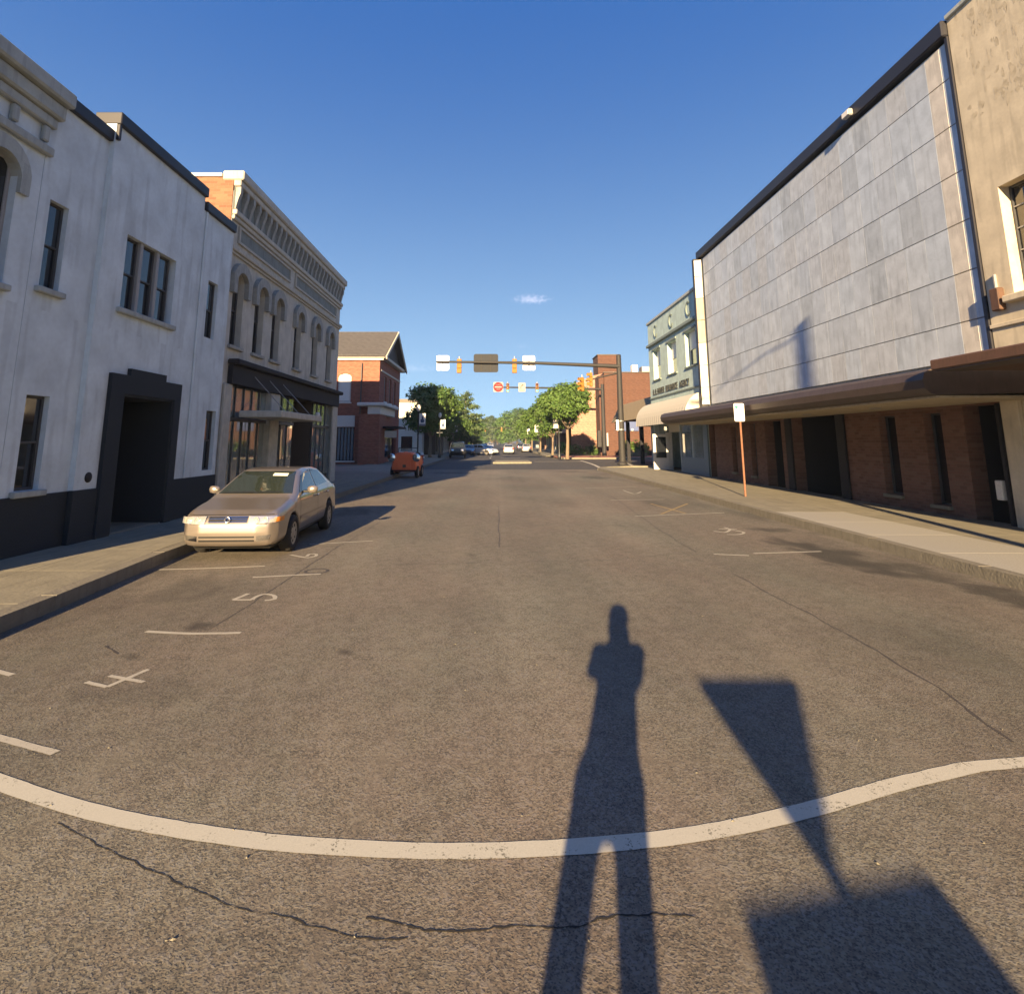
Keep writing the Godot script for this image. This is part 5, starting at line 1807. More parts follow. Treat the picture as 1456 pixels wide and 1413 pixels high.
func build_trees():
	var gl := "street trees on the shaded side"
	var gr := "street trees on the sunny side"
	var gf := "trees closing the far end of the street"
	street_tree("broad street tree above the first banner lamp on the shaded side", Vector3(-7.0, 0.15, -63.0), 8.0, 6.7, 2.2, "leaf0", 11000, 0.17, 11, gl)
	street_tree("rounder street tree behind the broad one on the shaded side", Vector3(-6.6, 0.15, -72.0), 7.7, 6.6, 2.2, "leaf2", 9000, 0.17, 12, gl)
	conifer("tall greyish cedar with layered branches rising behind the shaded street trees", Vector3(-5.9, 0.15, -112.0), 10.6, 9.0, "leaf3", 13, gl)
	street_tree("low bright street tree under the cedar", Vector3(-6.3, 0.15, -97.0), 5.4, 5.4, 1.6, "leaf2", 6000, 0.17, 14, gl)
	street_tree("small bright street tree past the cedar", Vector3(-6.2, 0.15, -128.0), 6.4, 6.2, 1.6, "leaf2", 6000, 0.2, 15, gl)
	street_tree("far small street tree on the shaded side", Vector3(-6.6, 0.15, -165.0), 8.0, 7.0, 1.8, "leaf0", 5000, 0.24, 16, gl)
	street_tree("dense street tree with bare trunk at the corner beyond the junction", Vector3(6.75, 0.15, -57.4), 7.8, 5.2, 3.0, "leaf2", 15000, 0.15, 21, gr)
	street_tree("second street tree on the sunny side, lower and fuller than the corner tree", Vector3(6.9, 0.15, -74.0), 7.0, 5.8, 2.3, "leaf0", 9000, 0.17, 22, gr)
	street_tree("third street tree on the sunny side, behind white banners", Vector3(6.7, 0.15, -92.0), 7.2, 6.2, 2.0, "leaf2", 8000, 0.18, 23, gr)
	street_tree("fourth street tree on the sunny side", Vector3(6.6, 0.15, -112.0), 7.4, 6.4, 2.0, "leaf0", 7000, 0.2, 24, gr)
	street_tree("farthest street tree on the sunny side", Vector3(6.8, 0.15, -140.0), 8.6, 7.5, 2.2, "leaf3", 6000, 0.24, 25, gr)
	# the mass that closes the view: each crown still its own tree
	var far := [[-12.0, -250.0, 14.0, 13.0], [-3.0, -330.0, 17.0, 14.0], [4.5, -235.0, 13.5, 11.0], [11.0, -215.0, 13.0, 11.0], [10.0, -290.0, 19.0, 15.0], [17.0, -260.0, 17.0, 14.0], [-20.0, -300.0, 17.0, 15.0], [0.5, -380.0, 20.0, 18.0], [-9.0, -200.0, 9.0, 9.0], [9.5, -175.0, 8.5, 8.0], [-7.0, -380.0, 15.0, 16.0], [8.0, -390.0, 15.0, 16.0], [3.0, -420.0, 14.0, 18.0], [-1.5, -425.0, 12.0, 15.0]]
	for k in far.size():
		var f: Array = far[k]
		street_tree("broad tree in the mass closing the far end of the street", Vector3(f[0], 0.0, f[1]), f[2], f[3], 0.5, "leaf%d" % [0, 3, 0, 3, 1, 0, 1, 3][k % 8], 4200, 0.42, 40 + k, gf, "broad_tree")
	# clipped hedge by the brown brick block and shrubs at the corner
	var hedge := thing("hedge", "clipped green hedge in front of the brown brick block", "hedge", Vector3(15.4, 0.15, -67.2))
	var lobes := []
	for k in 14:
		lobes.append([Vector3(-1.4 + 2.8 * k / 13.0, 0.9, 0), Vector3(0.35, 0.95, 0.6)])
	part(hedge, "foliage", leaf_crown(lobes, 7000, 0.07, 71), mats["leaf4"])
	bx(hedge, "stems", mats["bark"], -1.4, 1.4, 0.0, 0.9, -0.3, 0.3, 0.1)
	var k2 := 0
	for s in [[8.0, -70.5, 1.6, 1.8, "round green shrub beside the corner tree trunk"], [9.3, -72.0, 1.3, 2.2, "low yellowish shrub under the orange brick wall"], [11.4, -72.5, 1.2, 1.6, "small shrub by the far signal pole"]]:
		var b := thing("shrub", s[4], "shrub", Vector3(s[0], 0.15, s[1]), 0.0, "shrubs beyond the junction")
		part(b, "foliage", leaf_crown([[Vector3(0, s[2] * 0.5, 0), Vector3(s[3] * 0.5, s[2] * 0.5, s[3] * 0.5)], [Vector3(s[3] * 0.3, s[2] * 0.35, 0.2), Vector3(s[3] * 0.3, s[2] * 0.35, s[3] * 0.3)]], 1800, 0.09, 80 + k2), mats["leaf%d" % [4, 2, 0][k2]])
		part(b, "stem", tube_mesh([Vector3(0, -0.05, 0), Vector3(0, s[2] * 0.5, 0)], [0.05, 0.03], 6), mats["bark"])
		k2 += 1

# ---------------------------------------------------------------- signals, signs, lamps
func signal_head(parent: Node, at: Vector3, turn: float, lit := -1) -> MeshInstance3D:
	# three-section yellow head, lenses on its +z side
	var st := st_new()
	for k in 3:
		st_box(st, Vector3(-0.17, -0.5 + k * 0.345, -0.1), Vector3(0.17, -0.5 + k * 0.345 + 0.335, 0.1), 0.03)
	var h := part(parent, "signal_head", done(st), mats["signal_yellow"], at, Vector3(0, turn, 0))
	for k in 3:
		var y := -0.333 + k * 0.345
		part(h, "lens", lathe_mesh([Vector2(0, 0.012), Vector2(0.1, 0.0), Vector2(0.13, -0.02)], 14), mats["lens_green" if lit == k else ["lens_green", "lens_amber_off", "lens_off"][k] if lit >= 0 and k > 0 else "lens_off"], Vector3(0, y, 0.115), Vector3(PI / 2, 0, 0))
		var v := st_new()
		for j in 10:
			var a0 := PI * (-0.12 + 1.24 * j / 10.0)
			var a1 := PI * (-0.12 + 1.24 * (j + 1) / 10.0)
			quad(v, Vector3(cos(a0) * 0.15, sin(a0) * 0.15, 0.0), Vector3(cos(a0) * 0.15, sin(a0) * 0.15, 0.2), Vector3(cos(a1) * 0.15, sin(a1) * 0.15, 0.2), Vector3(cos(a1) * 0.15, sin(a1) * 0.15, 0.0))
		part(h, "visor", done(v), mats["signal_yellow"], Vector3(0, y, 0.1))
	part(h, "mount", tube_mesh([Vector3(0, 0.5, 0), Vector3(0, 0.72, 0)], [0.05, 0.04], 8), mats["pole_galvanised"])
	return h

func rounded_plate(w: float, h: float, t: float, r: float) -> ArrayMesh:
	var p := PackedVector2Array()
	for c in [[1, 1, 0.0], [-1, 1, PI / 2], [-1, -1, PI], [1, -1, PI * 1.5]]:
		for k in 5:
			var a: float = c[2] + PI / 2 * k / 4
			p.append(Vector2(c[0] * (w / 2 - r) + cos(a) * r, c[1] * (h / 2 - r) + sin(a) * r))
	return prism_mesh(p, t)

func build_street_furniture():
	# near signal mast: its heads and plates face away from us
	var m := thing("signal_mast", "tall bronze signal mast with long arm carrying signal heads and sign plates seen from behind", "traffic signal", Vector3(8.85, 0.15, -42.4))
	part(m, "pole", tube_mesh([Vector3(0, 0.0, 0), Vector3(0, 3.5, 0), Vector3(0, 7.75, 0)], [0.24, 0.21, 0.17], 14), mats["pole_bronze"])
	part(m, "base_plate", lathe_mesh([Vector2(0.0, 0.0), Vector2(0.36, 0.0), Vector2(0.36, 0.14), Vector2(0.26, 0.24), Vector2(0.0, 0.24)], 14, false), mats["pole_bronze"])
	part(m, "arm", tube_mesh([Vector3(0.0, 6.95, 0.05), Vector3(-1.5, 7.02, 0.05), Vector3(-6.0, 7.2, 0.05), Vector3(-13.2, 7.3, 0.05)], [0.16, 0.14, 0.11, 0.07], 12), mats["pole_bronze"])
	part(m, "pole_cap", lathe_mesh([Vector2(0.18, 0.0), Vector2(0.15, 0.06), Vector2(0.0, 0.1)], 14), mats["pole_bronze"], Vector3(0, 7.75, 0))
	for p in [[-12.75, 0.9, 1.08, "plate_white", 0.0], [-6.5, 0.88, 1.06, "plate_white", 0.03]]:
		var pl := part(m, "sign_plate", rounded_plate(p[1], p[2], 0.012, 0.08), mats[p[3]], Vector3(p[0], 7.23, -0.14))
		part(pl, "bracket", box_mesh(Vector3(0.05, 0.7 if p[0] > -7 else 0.2, 0.05), 0.008), mats["pole_bronze"], Vector3(0, 0, 0.035))
	var big := part(m, "sign_plate", rounded_plate(1.78, 1.34, 0.014, 0.14), mats["plate_bare"], Vector3(-9.62, 7.22, -0.16))
	big.set_meta("label", "large bare metal sign back")
	for k in 2:
		part(big, "bracket", box_mesh(Vector3(0.06, 1.3, 0.05), 0.008), mats["pole_bronze"], Vector3(-0.33 + 0.66 * k, 0, 0.038))
	signal_head(m, Vector3(-11.55, 7.0, -0.02), PI, 0).position.y = 6.98
	signal_head(m, Vector3(-7.55, 7.0, -0.02), PI, 0).position.y = 6.98
	# heads for the cross street on a short arm
	part(m, "side_arm", tube_mesh([Vector3(0, 6.5, 0), Vector3(-1.2, 6.25, -0.5), Vector3(-2.3, 6.0, -0.9)], [0.06, 0.05, 0.05], 8), mats["pole_bronze"])
	signal_head(m, Vector3(-1.95, 6.05, -0.6), -PI / 2, -1)
	signal_head(m, Vector3(-2.55, 5.75, -1.0), -PI / 2 + 0.3, -1)
	var ps := part(m, "walk_signal", box_mesh(Vector3(0.2, 0.75, 0.42), 0.03), mats["plate_white"], Vector3(-0.28, 2.75, 0.0))
	part(ps, "screen", box_mesh(Vector3(0.01, 0.6, 0.34)), mats["signal_black"], Vector3(-0.103, 0, 0))
	part(m, "sign_strap", lathe_mesh([Vector2(0.225, -0.03), Vector2(0.225, 0.03)], 14), mats["pole_galvanised"], Vector3(0, 3.05, 0))
	part(m, "sign_strap", lathe_mesh([Vector2(0.23, -0.03), Vector2(0.23, 0.03)], 14), mats["pole_galvanised"], Vector3(0, 2.45, 0))
	# far mast, facing us
	var f := thing("signal_mast", "far bronze signal mast with green lights, a no entry sign and a turn arrow sign", "traffic signal", Vector3(12.3, 0.15, -68.6))
	part(f, "pole", tube_mesh([Vector3(0, 0, 0), Vector3(0, 8.2, 0)], [0.26, 0.18], 14), mats["pole_bronze"])
	part(f, "arm", tube_mesh([Vector3(0, 7.6, 0), Vector3(-6.0, 7.75, 0), Vector3(-12.7, 7.85, 0)], [0.15, 0.11, 0.07], 12), mats["pole_bronze"])
	var ne := part(f, "no_entry_sign", rounded_plate(1.15, 1.15, 0.02, 0.1), mats["sign_letter"], Vector3(-12.1, 7.85, 0.1))
	part(ne, "red_disc", lathe_mesh([Vector2(0, 0.006), Vector2(0.55, 0.006), Vector2(0.55, 0.0)], 28, false), mats["plate_red"], Vector3(0, 0, 0.021), Vector3(PI / 2, 0, 0))
	for wd in [["DO NOT", 0.26], ["ENTER", -0.26]]:
		part(ne, "lettering", text_mesh(wd[0], 0.11, 0.006), mats["sign_letter"], Vector3(0, wd[1], 0.03))
	part(ne, "bar", box_mesh(Vector3(0.8, 0.14, 0.008)), mats["sign_letter"], Vector3(0, 0, 0.031))
	var ta := part(f, "turn_sign", rounded_plate(0.82, 1.05, 0.02, 0.07), mats["sign_letter"], Vector3(-9.35, 7.82, 0.1))
	var ar := st_new()
	var pts := [Vector2(-0.12, -0.2), Vector2(-0.12, 0.08), Vector2(-0.06, 0.2), Vector2(0.06, 0.25)]
	for k in pts.size() - 1:
		var d: Vector2 = (pts[k + 1] - pts[k]).normalized().orthogonal() * 0.04
		quad(ar, v3(pts[k] + d, 0), v3(pts[k] - d, 0), v3(pts[k + 1] - d, 0), v3(pts[k + 1] + d, 0))
	tri(ar, Vector3(0.04, 0.13, 0), Vector3(0.22, 0.26, 0), Vector3(0.04, 0.38, 0))
	part(ta, "arrow", done(ar), mats["signal_black"], Vector3(0, 0, 0.024))
	part(ta, "lettering", text_mesh("ONLY", 0.12, 0.004), mats["signal_black"], Vector3(0, -0.37, 0.022))
	signal_head(f, Vector3(-11.0, 7.75, 0.15), 0.0, 0)
	signal_head(f, Vector3(-7.6, 7.75, 0.15), 0.0, 0)
	bx(f, "control_box", mats["pole_bronze"], -0.75, -0.3, 1.0, 2.9, -0.2, 0.2, 0.03)
	bx(f, "control_box", mats["pole_galvanised"], 0.28, 0.5, 1.1, 2.6, -0.16, 0.16, 0.03)
	# plate on a rusty post at the kerb
	var s := thing("parking_sign", "white parking sign plate on a rusty post at the kerb", "sign", Vector3(7.4, 0.15, -18.1))
	part(s, "post", box_mesh(Vector3(0.055, 2.75, 0.04), 0.008), mats["post_rust"], Vector3(0, 1.375, 0))
	var pl := part(s, "plate", rounded_plate(0.31, 0.54, 0.004, 0.04), mats["plate_white"], Vector3(-0.02, 2.48, 0.022))
	part(pl, "emblem", lathe_mesh([Vector2(0, 0.001), Vector2(0.05, 0.001), Vector2(0.05, 0.0)], 16, false), mats["plate_green"], Vector3(-0.075, 0.16, 0.005), Vector3(PI / 2, 0, 0))
	for k in 2:
		part(pl, "bolt", lathe_mesh([Vector2(0.008, 0.0), Vector2(0.008, 0.004), Vector2(0, 0.005)], 8), mats["pole_galvanised"], Vector3(0.0, -0.2 + 0.4 * k, 0.004), Vector3(PI / 2, 0, 0))
	# banner lamps
	var lamp := thing("banner_lamp", "first black banner lamp on the shaded side, in front of the red hydrant", "street lamp", Vector3(-6.25, 0.15, -47.6), 0.0, "banner lamps")
	part(lamp, "pole", lathe_mesh([Vector2(0.0, 0), Vector2(0.17, 0.0), Vector2(0.17, 0.25), Vector2(0.1, 0.5), Vector2(0.065, 0.7), Vector2(0.05, 3.9), Vector2(0.09, 3.95), Vector2(0.04, 4.0), Vector2(0, 4.0)], 12), mats["pole_black"])
	part(lamp, "globe", lathe_mesh([Vector2(0.06, 4.0), Vector2(0.16, 4.12), Vector2(0.18, 4.3), Vector2(0.1, 4.5), Vector2(0.0, 4.55)], 14), mats["lamp_globe"])
	part(lamp, "finial", lathe_mesh([Vector2(0.1, 4.5), Vector2(0.05, 4.56), Vector2(0.02, 4.66), Vector2(0, 4.7)], 10), mats["pole_black"])
	var bn := part(lamp, "banner", box_mesh(Vector3(0.5, 0.95, 0.012)), mats["banner_cloth"], Vector3(0.32, 3.35, 0))
	part(bn, "banner_print", prism_mesh(PackedVector2Array([Vector2(-0.12, -0.25), Vector2(0.12, -0.25), Vector2(0.16, -0.05), Vector2(0.08, 0.06), Vector2(0.1, 0.24), Vector2(-0.06, 0.26), Vector2(-0.05, 0.06), Vector2(-0.15, -0.02)]), 0.002), mats["banner_ink"], Vector3(0, 0, 0.0065))
	part(bn, "banner_print", box_mesh(Vector3(0.48, 0.1, 0.002)), mats["banner_ink"], Vector3(0, -0.4, 0.0075))
	for y in [2.86, 3.84]:
		part(lamp, "banner_arm", tube_mesh([Vector3(0, y, 0), Vector3(0.6, y, 0)], [0.015, 0.012], 6), mats["pole_black"])
	part(lamp, "ladder_bar", tube_mesh([Vector3(-0.3, 2.5, 0), Vector3(0.3, 2.5, 0)], [0.02, 0.02], 6), mats["pole_galvanised"])
	var k := 0
	for q in [[-5.75, -60.5, "second banner lamp on the shaded side, under the broad tree"], [-5.8, -80.0, "third banner lamp on the shaded side, its banner sunlit"], [-5.9, -118.0, "small far banner lamp on the shaded side"], [-5.9, -138.0, "small far banner lamp on the shaded side"], [-5.9, -170.0, "small far banner lamp on the shaded side"]]:
		copy_of(lamp, q[2], Vector3(q[0], 0.15, q[1]), 0.0, "banner lamps")
	for q in [[5.95, -57.0, "first banner lamp on the sunny side, in front of the corner tree"], [5.75, -81.0, "second banner lamp on the sunny side, against the trees"], [5.8, -102.0, "third banner lamp on the sunny side, lower against the trees"], [5.8, -150.0, "small far banner lamp on the sunny side"]]:
		copy_of(lamp, q[2], Vector3(q[0], 0.15, q[1]), PI, "banner lamps")
	# hydrant
	var h := thing("fire_hydrant", "red fire hydrant with white cap by the banner lamp", "hydrant", Vector3(-5.75, 0.15, -46.4))
	part(h, "barrel", lathe_mesh([Vector2(0, 0), Vector2(0.17, 0), Vector2(0.17, 0.06), Vector2(0.12, 0.08), Vector2(0.12, 0.52), Vector2(0.15, 0.54), Vector2(0.15, 0.6), Vector2(0, 0.6)], 14), mats["hydrant_red"])
	part(h, "bonnet", lathe_mesh([Vector2(0.14, 0.6), Vector2(0.12, 0.7), Vector2(0.05, 0.76), Vector2(0.04, 0.82), Vector2(0, 0.82)], 14), mats["plate_white"])
	for sx in [-1, 1]:
		part(h, "nozzle", tube_mesh([Vector3(0.08 * sx, 0.42, 0), Vector3(0.2 * sx, 0.42, 0)], [0.06, 0.06], 10), mats["plate_white"])
	# far pair of signals over the street
	var fs := thing("signal_span", "pair of small far signals hung over the street before the closing trees", "traffic signal", Vector3(6.4, 0.15, -178.0))
	part(fs, "pole", tube_mesh([Vector3(0, 0, 0), Vector3(0, 6.0, 0)], [0.15, 0.12], 10), mats["pole_bronze"])
	part(fs, "arm", tube_mesh([Vector3(0, 5.6, 0), Vector3(-10.5, 5.8, 0)], [0.1, 0.06], 8), mats["pole_bronze"])
	signal_head(fs, Vector3(-9.8, 5.2, 0), PI, 0).scale = Vector3.ONE * 1.2
	signal_head(fs, Vector3(-4.9, 5.2, 0), PI, 0).scale = Vector3.ONE * 1.2

# ---------------------------------------------------------------- vehicles
class Shape:
	var lo: Vector3
	var cell: float
	var nx: int
	var ny: int
	var nz: int
	var val: PackedFloat32Array
	func at(p: Vector3) -> float:
		var q := (p - lo) / cell
		var x := clampi(int(q.x), 0, nx - 2)
		var y := clampi(int(q.y), 0, ny - 2)
		var z := clampi(int(q.z), 0, nz - 2)
		var f := Vector3(clampf(q.x - x, 0, 1), clampf(q.y - y, 0, 1), clampf(q.z - z, 0, 1))
		var b := x + y * nx + z * nx * ny
		var sy := nx
		var sz := nx * ny
		var c00 := lerpf(val[b], val[b + 1], f.x)
		var c10 := lerpf(val[b + sy], val[b + sy + 1], f.x)
		var c01 := lerpf(val[b + sz], val[b + sz + 1], f.x)
		var c11 := lerpf(val[b + sz + sy], val[b + sz + sy + 1], f.x)
		return lerpf(lerpf(c00, c10, f.y), lerpf(c01, c11, f.y), f.z)

func v2s(flat: Array) -> PackedVector2Array:
	var p := PackedVector2Array()
	for k in range(0, flat.size(), 2):
		p.append(Vector2(flat[k], flat[k + 1]))
	return p

func across(p: PackedVector2Array) -> PackedVector2Array:
	# half outlines run past the middle line
	for k in p.size():
		if p[k].x == 0.0:
			p[k].x = -1.0
	return p

func car_shape(d: Dictionary, cell: float) -> Shape:
	var s := Shape.new()
	s.cell = cell
	var half: float = d.half
	s.lo = Vector3(-half - 0.1, 0.05, d.rear - 0.1)
	s.nx = int((half * 2 + 0.2) / cell) + 2
	s.ny = int((d.top - 0.05 + 0.1) / cell) + 2
	s.nz = int((d.front - d.rear + 0.2) / cell) + 2
	var side := v2s(d.side)
	var cabin := v2s(d.cabin)
	var plan := across(v2s(d.plan))
	var sec := across(v2s(d.section))
	var csec := across(v2s(d.cabin_section))
	var t_side := PackedFloat32Array()
	var t_cab := PackedFloat32Array()
	for z in s.nz:
		for y in s.ny:
			var p := Vector2(s.lo.z + z * cell, s.lo.y + y * cell)
			t_side.append(poly_field(side, p))
			t_cab.append(poly_field(cabin, p))
	var t_plan := PackedFloat32Array()
	for z in s.nz:
		for x in s.nx:
			t_plan.append(poly_field(plan, Vector2(absf(s.lo.x + x * cell), s.lo.z + z * cell)))
	var t_sec := PackedFloat32Array()
	var t_csec := PackedFloat32Array()
	for y in s.ny:
		for x in s.nx:
			var p := Vector2(absf(s.lo.x + x * cell), s.lo.y + y * cell)
			t_sec.append(poly_field(sec, p))
			t_csec.append(poly_field(csec, p))
	s.val.resize(s.nx * s.ny * s.nz)
	var wr: float = d.well
	for z in s.nz:
		var pz := s.lo.z + z * cell
		for y in s.ny:
			var py := s.lo.y + y * cell
			var a_side := t_side[z * s.ny + y]
			var a_cab := t_cab[z * s.ny + y]
			var w := minf(Vector2(pz - d.axle_front, py - d.wheel).length(), Vector2(pz - d.axle_rear, py - d.wheel).length()) - wr
			for x in s.nx:
				var px := absf(s.lo.x + x * cell)
				var body := smax(smax(a_side, t_plan[z * s.nx + x], 0.16), t_sec[y * s.nx + x], 0.12)
				var cab := smax(a_cab, t_csec[y * s.nx + x], 0.12)
				var v := smin(body, cab, 0.05)
				# flares round the wheels, then the wells
				v = minf(v, 1.0)
				var well := maxf(w, half - 0.32 - px)
				v = maxf(v, -well)
				s.val[x + y * s.nx + z * s.nx * s.ny] = v
	return s

func patch(s: Shape, corners: Array, axis: int, from: float, n: int, m: int, lift := 0.006) -> ArrayMesh:
	# a four-cornered patch laid on the body: corners are 2D points seen along the axis (0: from the side, 2: from front or rear)
	var pts := []
	for j in m + 1:
		for i in n + 1:
			var a: Vector2 = corners[0].lerp(corners[1], float(i) / n)
			var b: Vector2 = corners[3].lerp(corners[2], float(i) / n)
			var q := a.lerp(b, float(j) / m)
			var p := Vector3(from, q.y, q.x) if axis == 0 else Vector3(q.x, q.y, from)
			var dir := Vector3.ZERO
			dir[axis] = -signf(from)
			for k in 400:
				var v := s.at(p)
				if v < lift:
					break
				p += dir * maxf((v - lift) * 0.6, 0.0015)
				if p[axis] * signf(from) < -2.5:
					break
			pts.append(p)
	var st := st_new()
	st.set_smooth_group(0)
	for j in m:
		for i in n:
			var a: int = j * (n + 1) + i
			quad(st, pts[a], pts[a + 1], pts[a + n + 2], pts[a + n + 1])
	st.index()
	st.generate_normals()
	return st.commit()

func quad2(x0, y0, x1, y1, x2, y2, x3, y3) -> Array:
	return [Vector2(x0, y0), Vector2(x1, y1), Vector2(x2, y2), Vector2(x3, y3)]

func add_wheel(parent: Node, at: Vector3, r: float, w: float, sgn: float, cover: String) -> void:
	var ty := part(parent, "wheel", lathe_mesh([Vector2(r * 0.62, -w / 2), Vector2(r * 0.9, -w / 2), Vector2(r * 0.985, -w * 0.36), Vector2(r, -w * 0.15), Vector2(r, w * 0.15), Vector2(r * 0.985, w * 0.36), Vector2(r * 0.9, w / 2), Vector2(r * 0.64, w / 2), Vector2(r * 0.62, w * 0.4)], 28), mats["tyre"], at, Vector3(0, 0, -PI / 2 * sgn))
	part(ty, "rim", lathe_mesh([Vector2(r * 0.63, -w * 0.3), Vector2(r * 0.63, w * 0.44), Vector2(r * 0.57, w * 0.47), Vector2(r * 0.5, w * 0.36), Vector2(r * 0.2, w * 0.42), Vector2(r * 0.12, w * 0.48), Vector2(0, w * 0.49)], 28), mats[cover])
	for k in 7:
		var a := TAU * k / 7
		part(ty, "rim_slot", box_mesh(Vector3(r * 0.16, 0.012, r * 0.09), 0.004), mats["trim_black"], Vector3(cos(a) * r * 0.42, w * 0.385, -sin(a) * r * 0.42), Vector3(0, a, 0))

func sedan_spec() -> Dictionary:
	return {"half": 0.84, "front": 2.35, "rear": -2.36, "top": 1.42, "axle_front": 1.38, "axle_rear": -1.28, "wheel": 0.31, "well": 0.355,
		"side": [2.2, 0.2, 2.32, 0.3, 2.36, 0.44, 2.35, 0.58, 2.26, 0.69, 2.0, 0.775, 1.1, 0.935, 0.4, 0.97, -1.3, 1.0, -1.75, 1.005, -2.15, 0.985, -2.3, 0.93, -2.35, 0.72, -2.36, 0.45, -2.28, 0.27, -2.1, 0.2],
		"cabin": [1.3, 0.86, 0.52, 1.26, 0.22, 1.375, -0.1, 1.415, -0.6, 1.415, -0.95, 1.37, -1.25, 1.25, -1.78, 0.985, -1.78, 0.7, 1.3, 0.7],
		"plan": [0.0, 2.36, 0.45, 2.35, 0.66, 2.27, 0.775, 2.1, 0.82, 1.75, 0.838, 1.2, 0.84, 0.0, 0.835, -1.3, 0.80, -1.9, 0.72, -2.25, 0.58, -2.35, 0.0, -2.37],
		"section": [0.0, 0.15, 0.72, 0.18, 0.80, 0.28, 0.835, 0.42, 0.842, 0.56, 0.828, 0.66, 0.80, 0.84, 0.74, 0.93, 0.6, 1.0, 0.0, 1.05],
		"cabin_section": [0.0, 0.6, 0.80, 0.6, 0.775, 0.88, 0.735, 0.98, 0.575, 1.33, 0.5, 1.4, 0.0, 1.435]}

func build_sedan(label: String, paint: String) -> Node3D:
	var d := sedan_spec()
	var s := car_shape(d, 0.0325)
	var t := thing("sedan", label, "car")
	var body := part(t, "body", net_mesh(s.lo, s.cell, s.nx, s.ny, s.nz, s.val), mats[paint])
	part(t, "underbody", box_mesh(Vector3(1.3, 0.16, 4.1), 0.04), mats["trim_black"], Vector3(0, 0.24, 0))
	for sg in [-1.0, 1.0]:
		add_wheel(t, Vector3(0.72 * sg, 0.31, 1.38), 0.31, 0.2, sg, "wheel_cover")
		add_wheel(t, Vector3(0.72 * sg, 0.31, -1.28), 0.31, 0.2, sg, "wheel_cover")
		# side glass
		part(t, "side_window", patch(s, quad2(-0.23, 0.985, 0.92, 0.97, 0.42, 1.25, -0.2, 1.34), 0, 1.2 * sg, 10, 8), mats["car_glass"])
		part(t, "side_window", patch(s, quad2(-1.28, 1.02, -0.31, 0.99, -0.28, 1.34, -0.82, 1.31), 0, 1.2 * sg, 10, 8), mats["car_glass"])
		# door seams, moulding, handles
		for ln in [quad2(1.0, 0.3, 1.012, 0.3, 0.985, 0.93, 0.973, 0.93), quad2(-0.262, 0.28, -0.25, 0.28, -0.25, 0.965, -0.262, 0.965), quad2(-1.06, 0.62, -1.048, 0.62, -1.22, 0.97, -1.232, 0.97)]:
			part(body, "door_seam", patch(s, ln, 0, 1.2 * sg, 1, 10, 0.0025), mats["trim_black"])
		part(body, "side_moulding", patch(s, quad2(-0.92, 0.5, 0.98, 0.5, 0.98, 0.55, -0.92, 0.55), 0, 1.2 * sg, 12, 2, 0.012), mats[paint])
		part(body, "sill_seam", patch(s, quad2(-0.9, 0.3, 1.0, 0.3, 1.0, 0.312, -0.9, 0.312), 0, 1.2 * sg, 12, 1, 0.0025), mats["trim_black"])
		for z in [-0.12, -0.95]:
			part(t, "door_handle", box_mesh(Vector3(0.035, 0.035, 0.16), 0.012), mats[paint], Vector3(0.832 * sg, 0.84, z))
		# mirrors
		var mr := part(t, "mirror", lathe_mesh([Vector2(0, -0.075), Vector2(0.07, -0.06), Vector2(0.09, 0.0), Vector2(0.08, 0.05), Vector2(0.05, 0.07), Vector2(0, 0.075)], 14), mats[paint], Vector3(0.915 * sg, 1.0, 0.66), Vector3(0, 0, 0.1 * sg))
		mr.scale = Vector3(1.15, 0.95, 0.75)
		part(t, "mirror_stem", box_mesh(Vector3(0.14, 0.05, 0.06), 0.015), mats["trim_black"], Vector3(0.81 * sg, 0.965, 0.68))
		# lamps: a reflector, bulbs' bowls and a clear cover; amber corner
		var hl := part(t, "headlamp", patch(s, quad2(0.36 * sg, 0.585, 0.735 * sg, 0.605, 0.745 * sg, 0.69, 0.34 * sg, 0.70), 2, 2.7, 10, 5, 0.006), mats["lamp_reflector"])
		for kx in [0.47, 0.61]:
			var p := Vector3(kx * sg, 0.64, 0)
			var zz := 2.6
			while s.at(Vector3(p.x, p.y, zz)) > 0.004 and zz > 1.6:
				zz -= 0.004
			part(hl, "lamp_bowl", lathe_mesh([Vector2(0.0, 0.0), Vector2(0.03, 0.008), Vector2(0.05, 0.03), Vector2(0.056, 0.034)], 16), mats["chrome"], Vector3(p.x, p.y, zz + 0.002), Vector3(PI / 2, 0, 0.35 * sg))
		part(hl, "cover", patch(s, quad2(0.35 * sg, 0.58, 0.745 * sg, 0.60, 0.755 * sg, 0.695, 0.335 * sg, 0.705), 2, 2.7, 10, 5, 0.045), mats["lamp_cover"])
		part(t, "corner_lamp", patch(s, quad2(1.92, 0.60, 2.2, 0.60, 2.16, 0.675, 1.9, 0.665), 0, 1.2 * sg, 6, 4, 0.009), mats["lamp_amber"])
		part(t, "tail_lamp", patch(s, quad2(0.36 * sg, 0.74, 0.72 * sg, 0.74, 0.70 * sg, 0.9, 0.36 * sg, 0.9), 2, -2.7, 8, 4, 0.008), mats["lamp_tail"])
		part(t, "fog_trim", patch(s, quad2(0.47 * sg, 0.31, 0.66 * sg, 0.33, 0.68 * sg, 0.41, 0.47 * sg, 0.395), 2, 2.7, 6, 3, 0.006), mats["lamp_reflector"])
	part(t, "windscreen", patch(s, quad2(-0.66, 0.965, 0.66, 0.965, 0.5, 1.325, -0.5, 1.325), 2, 2.7, 16, 12), mats["car_glass"])
	part(t, "rear_window", patch(s, quad2(-0.6, 1.03, 0.6, 1.03, 0.48, 1.32, -0.48, 1.32), 2, -2.7, 12, 8), mats["car_glass"])
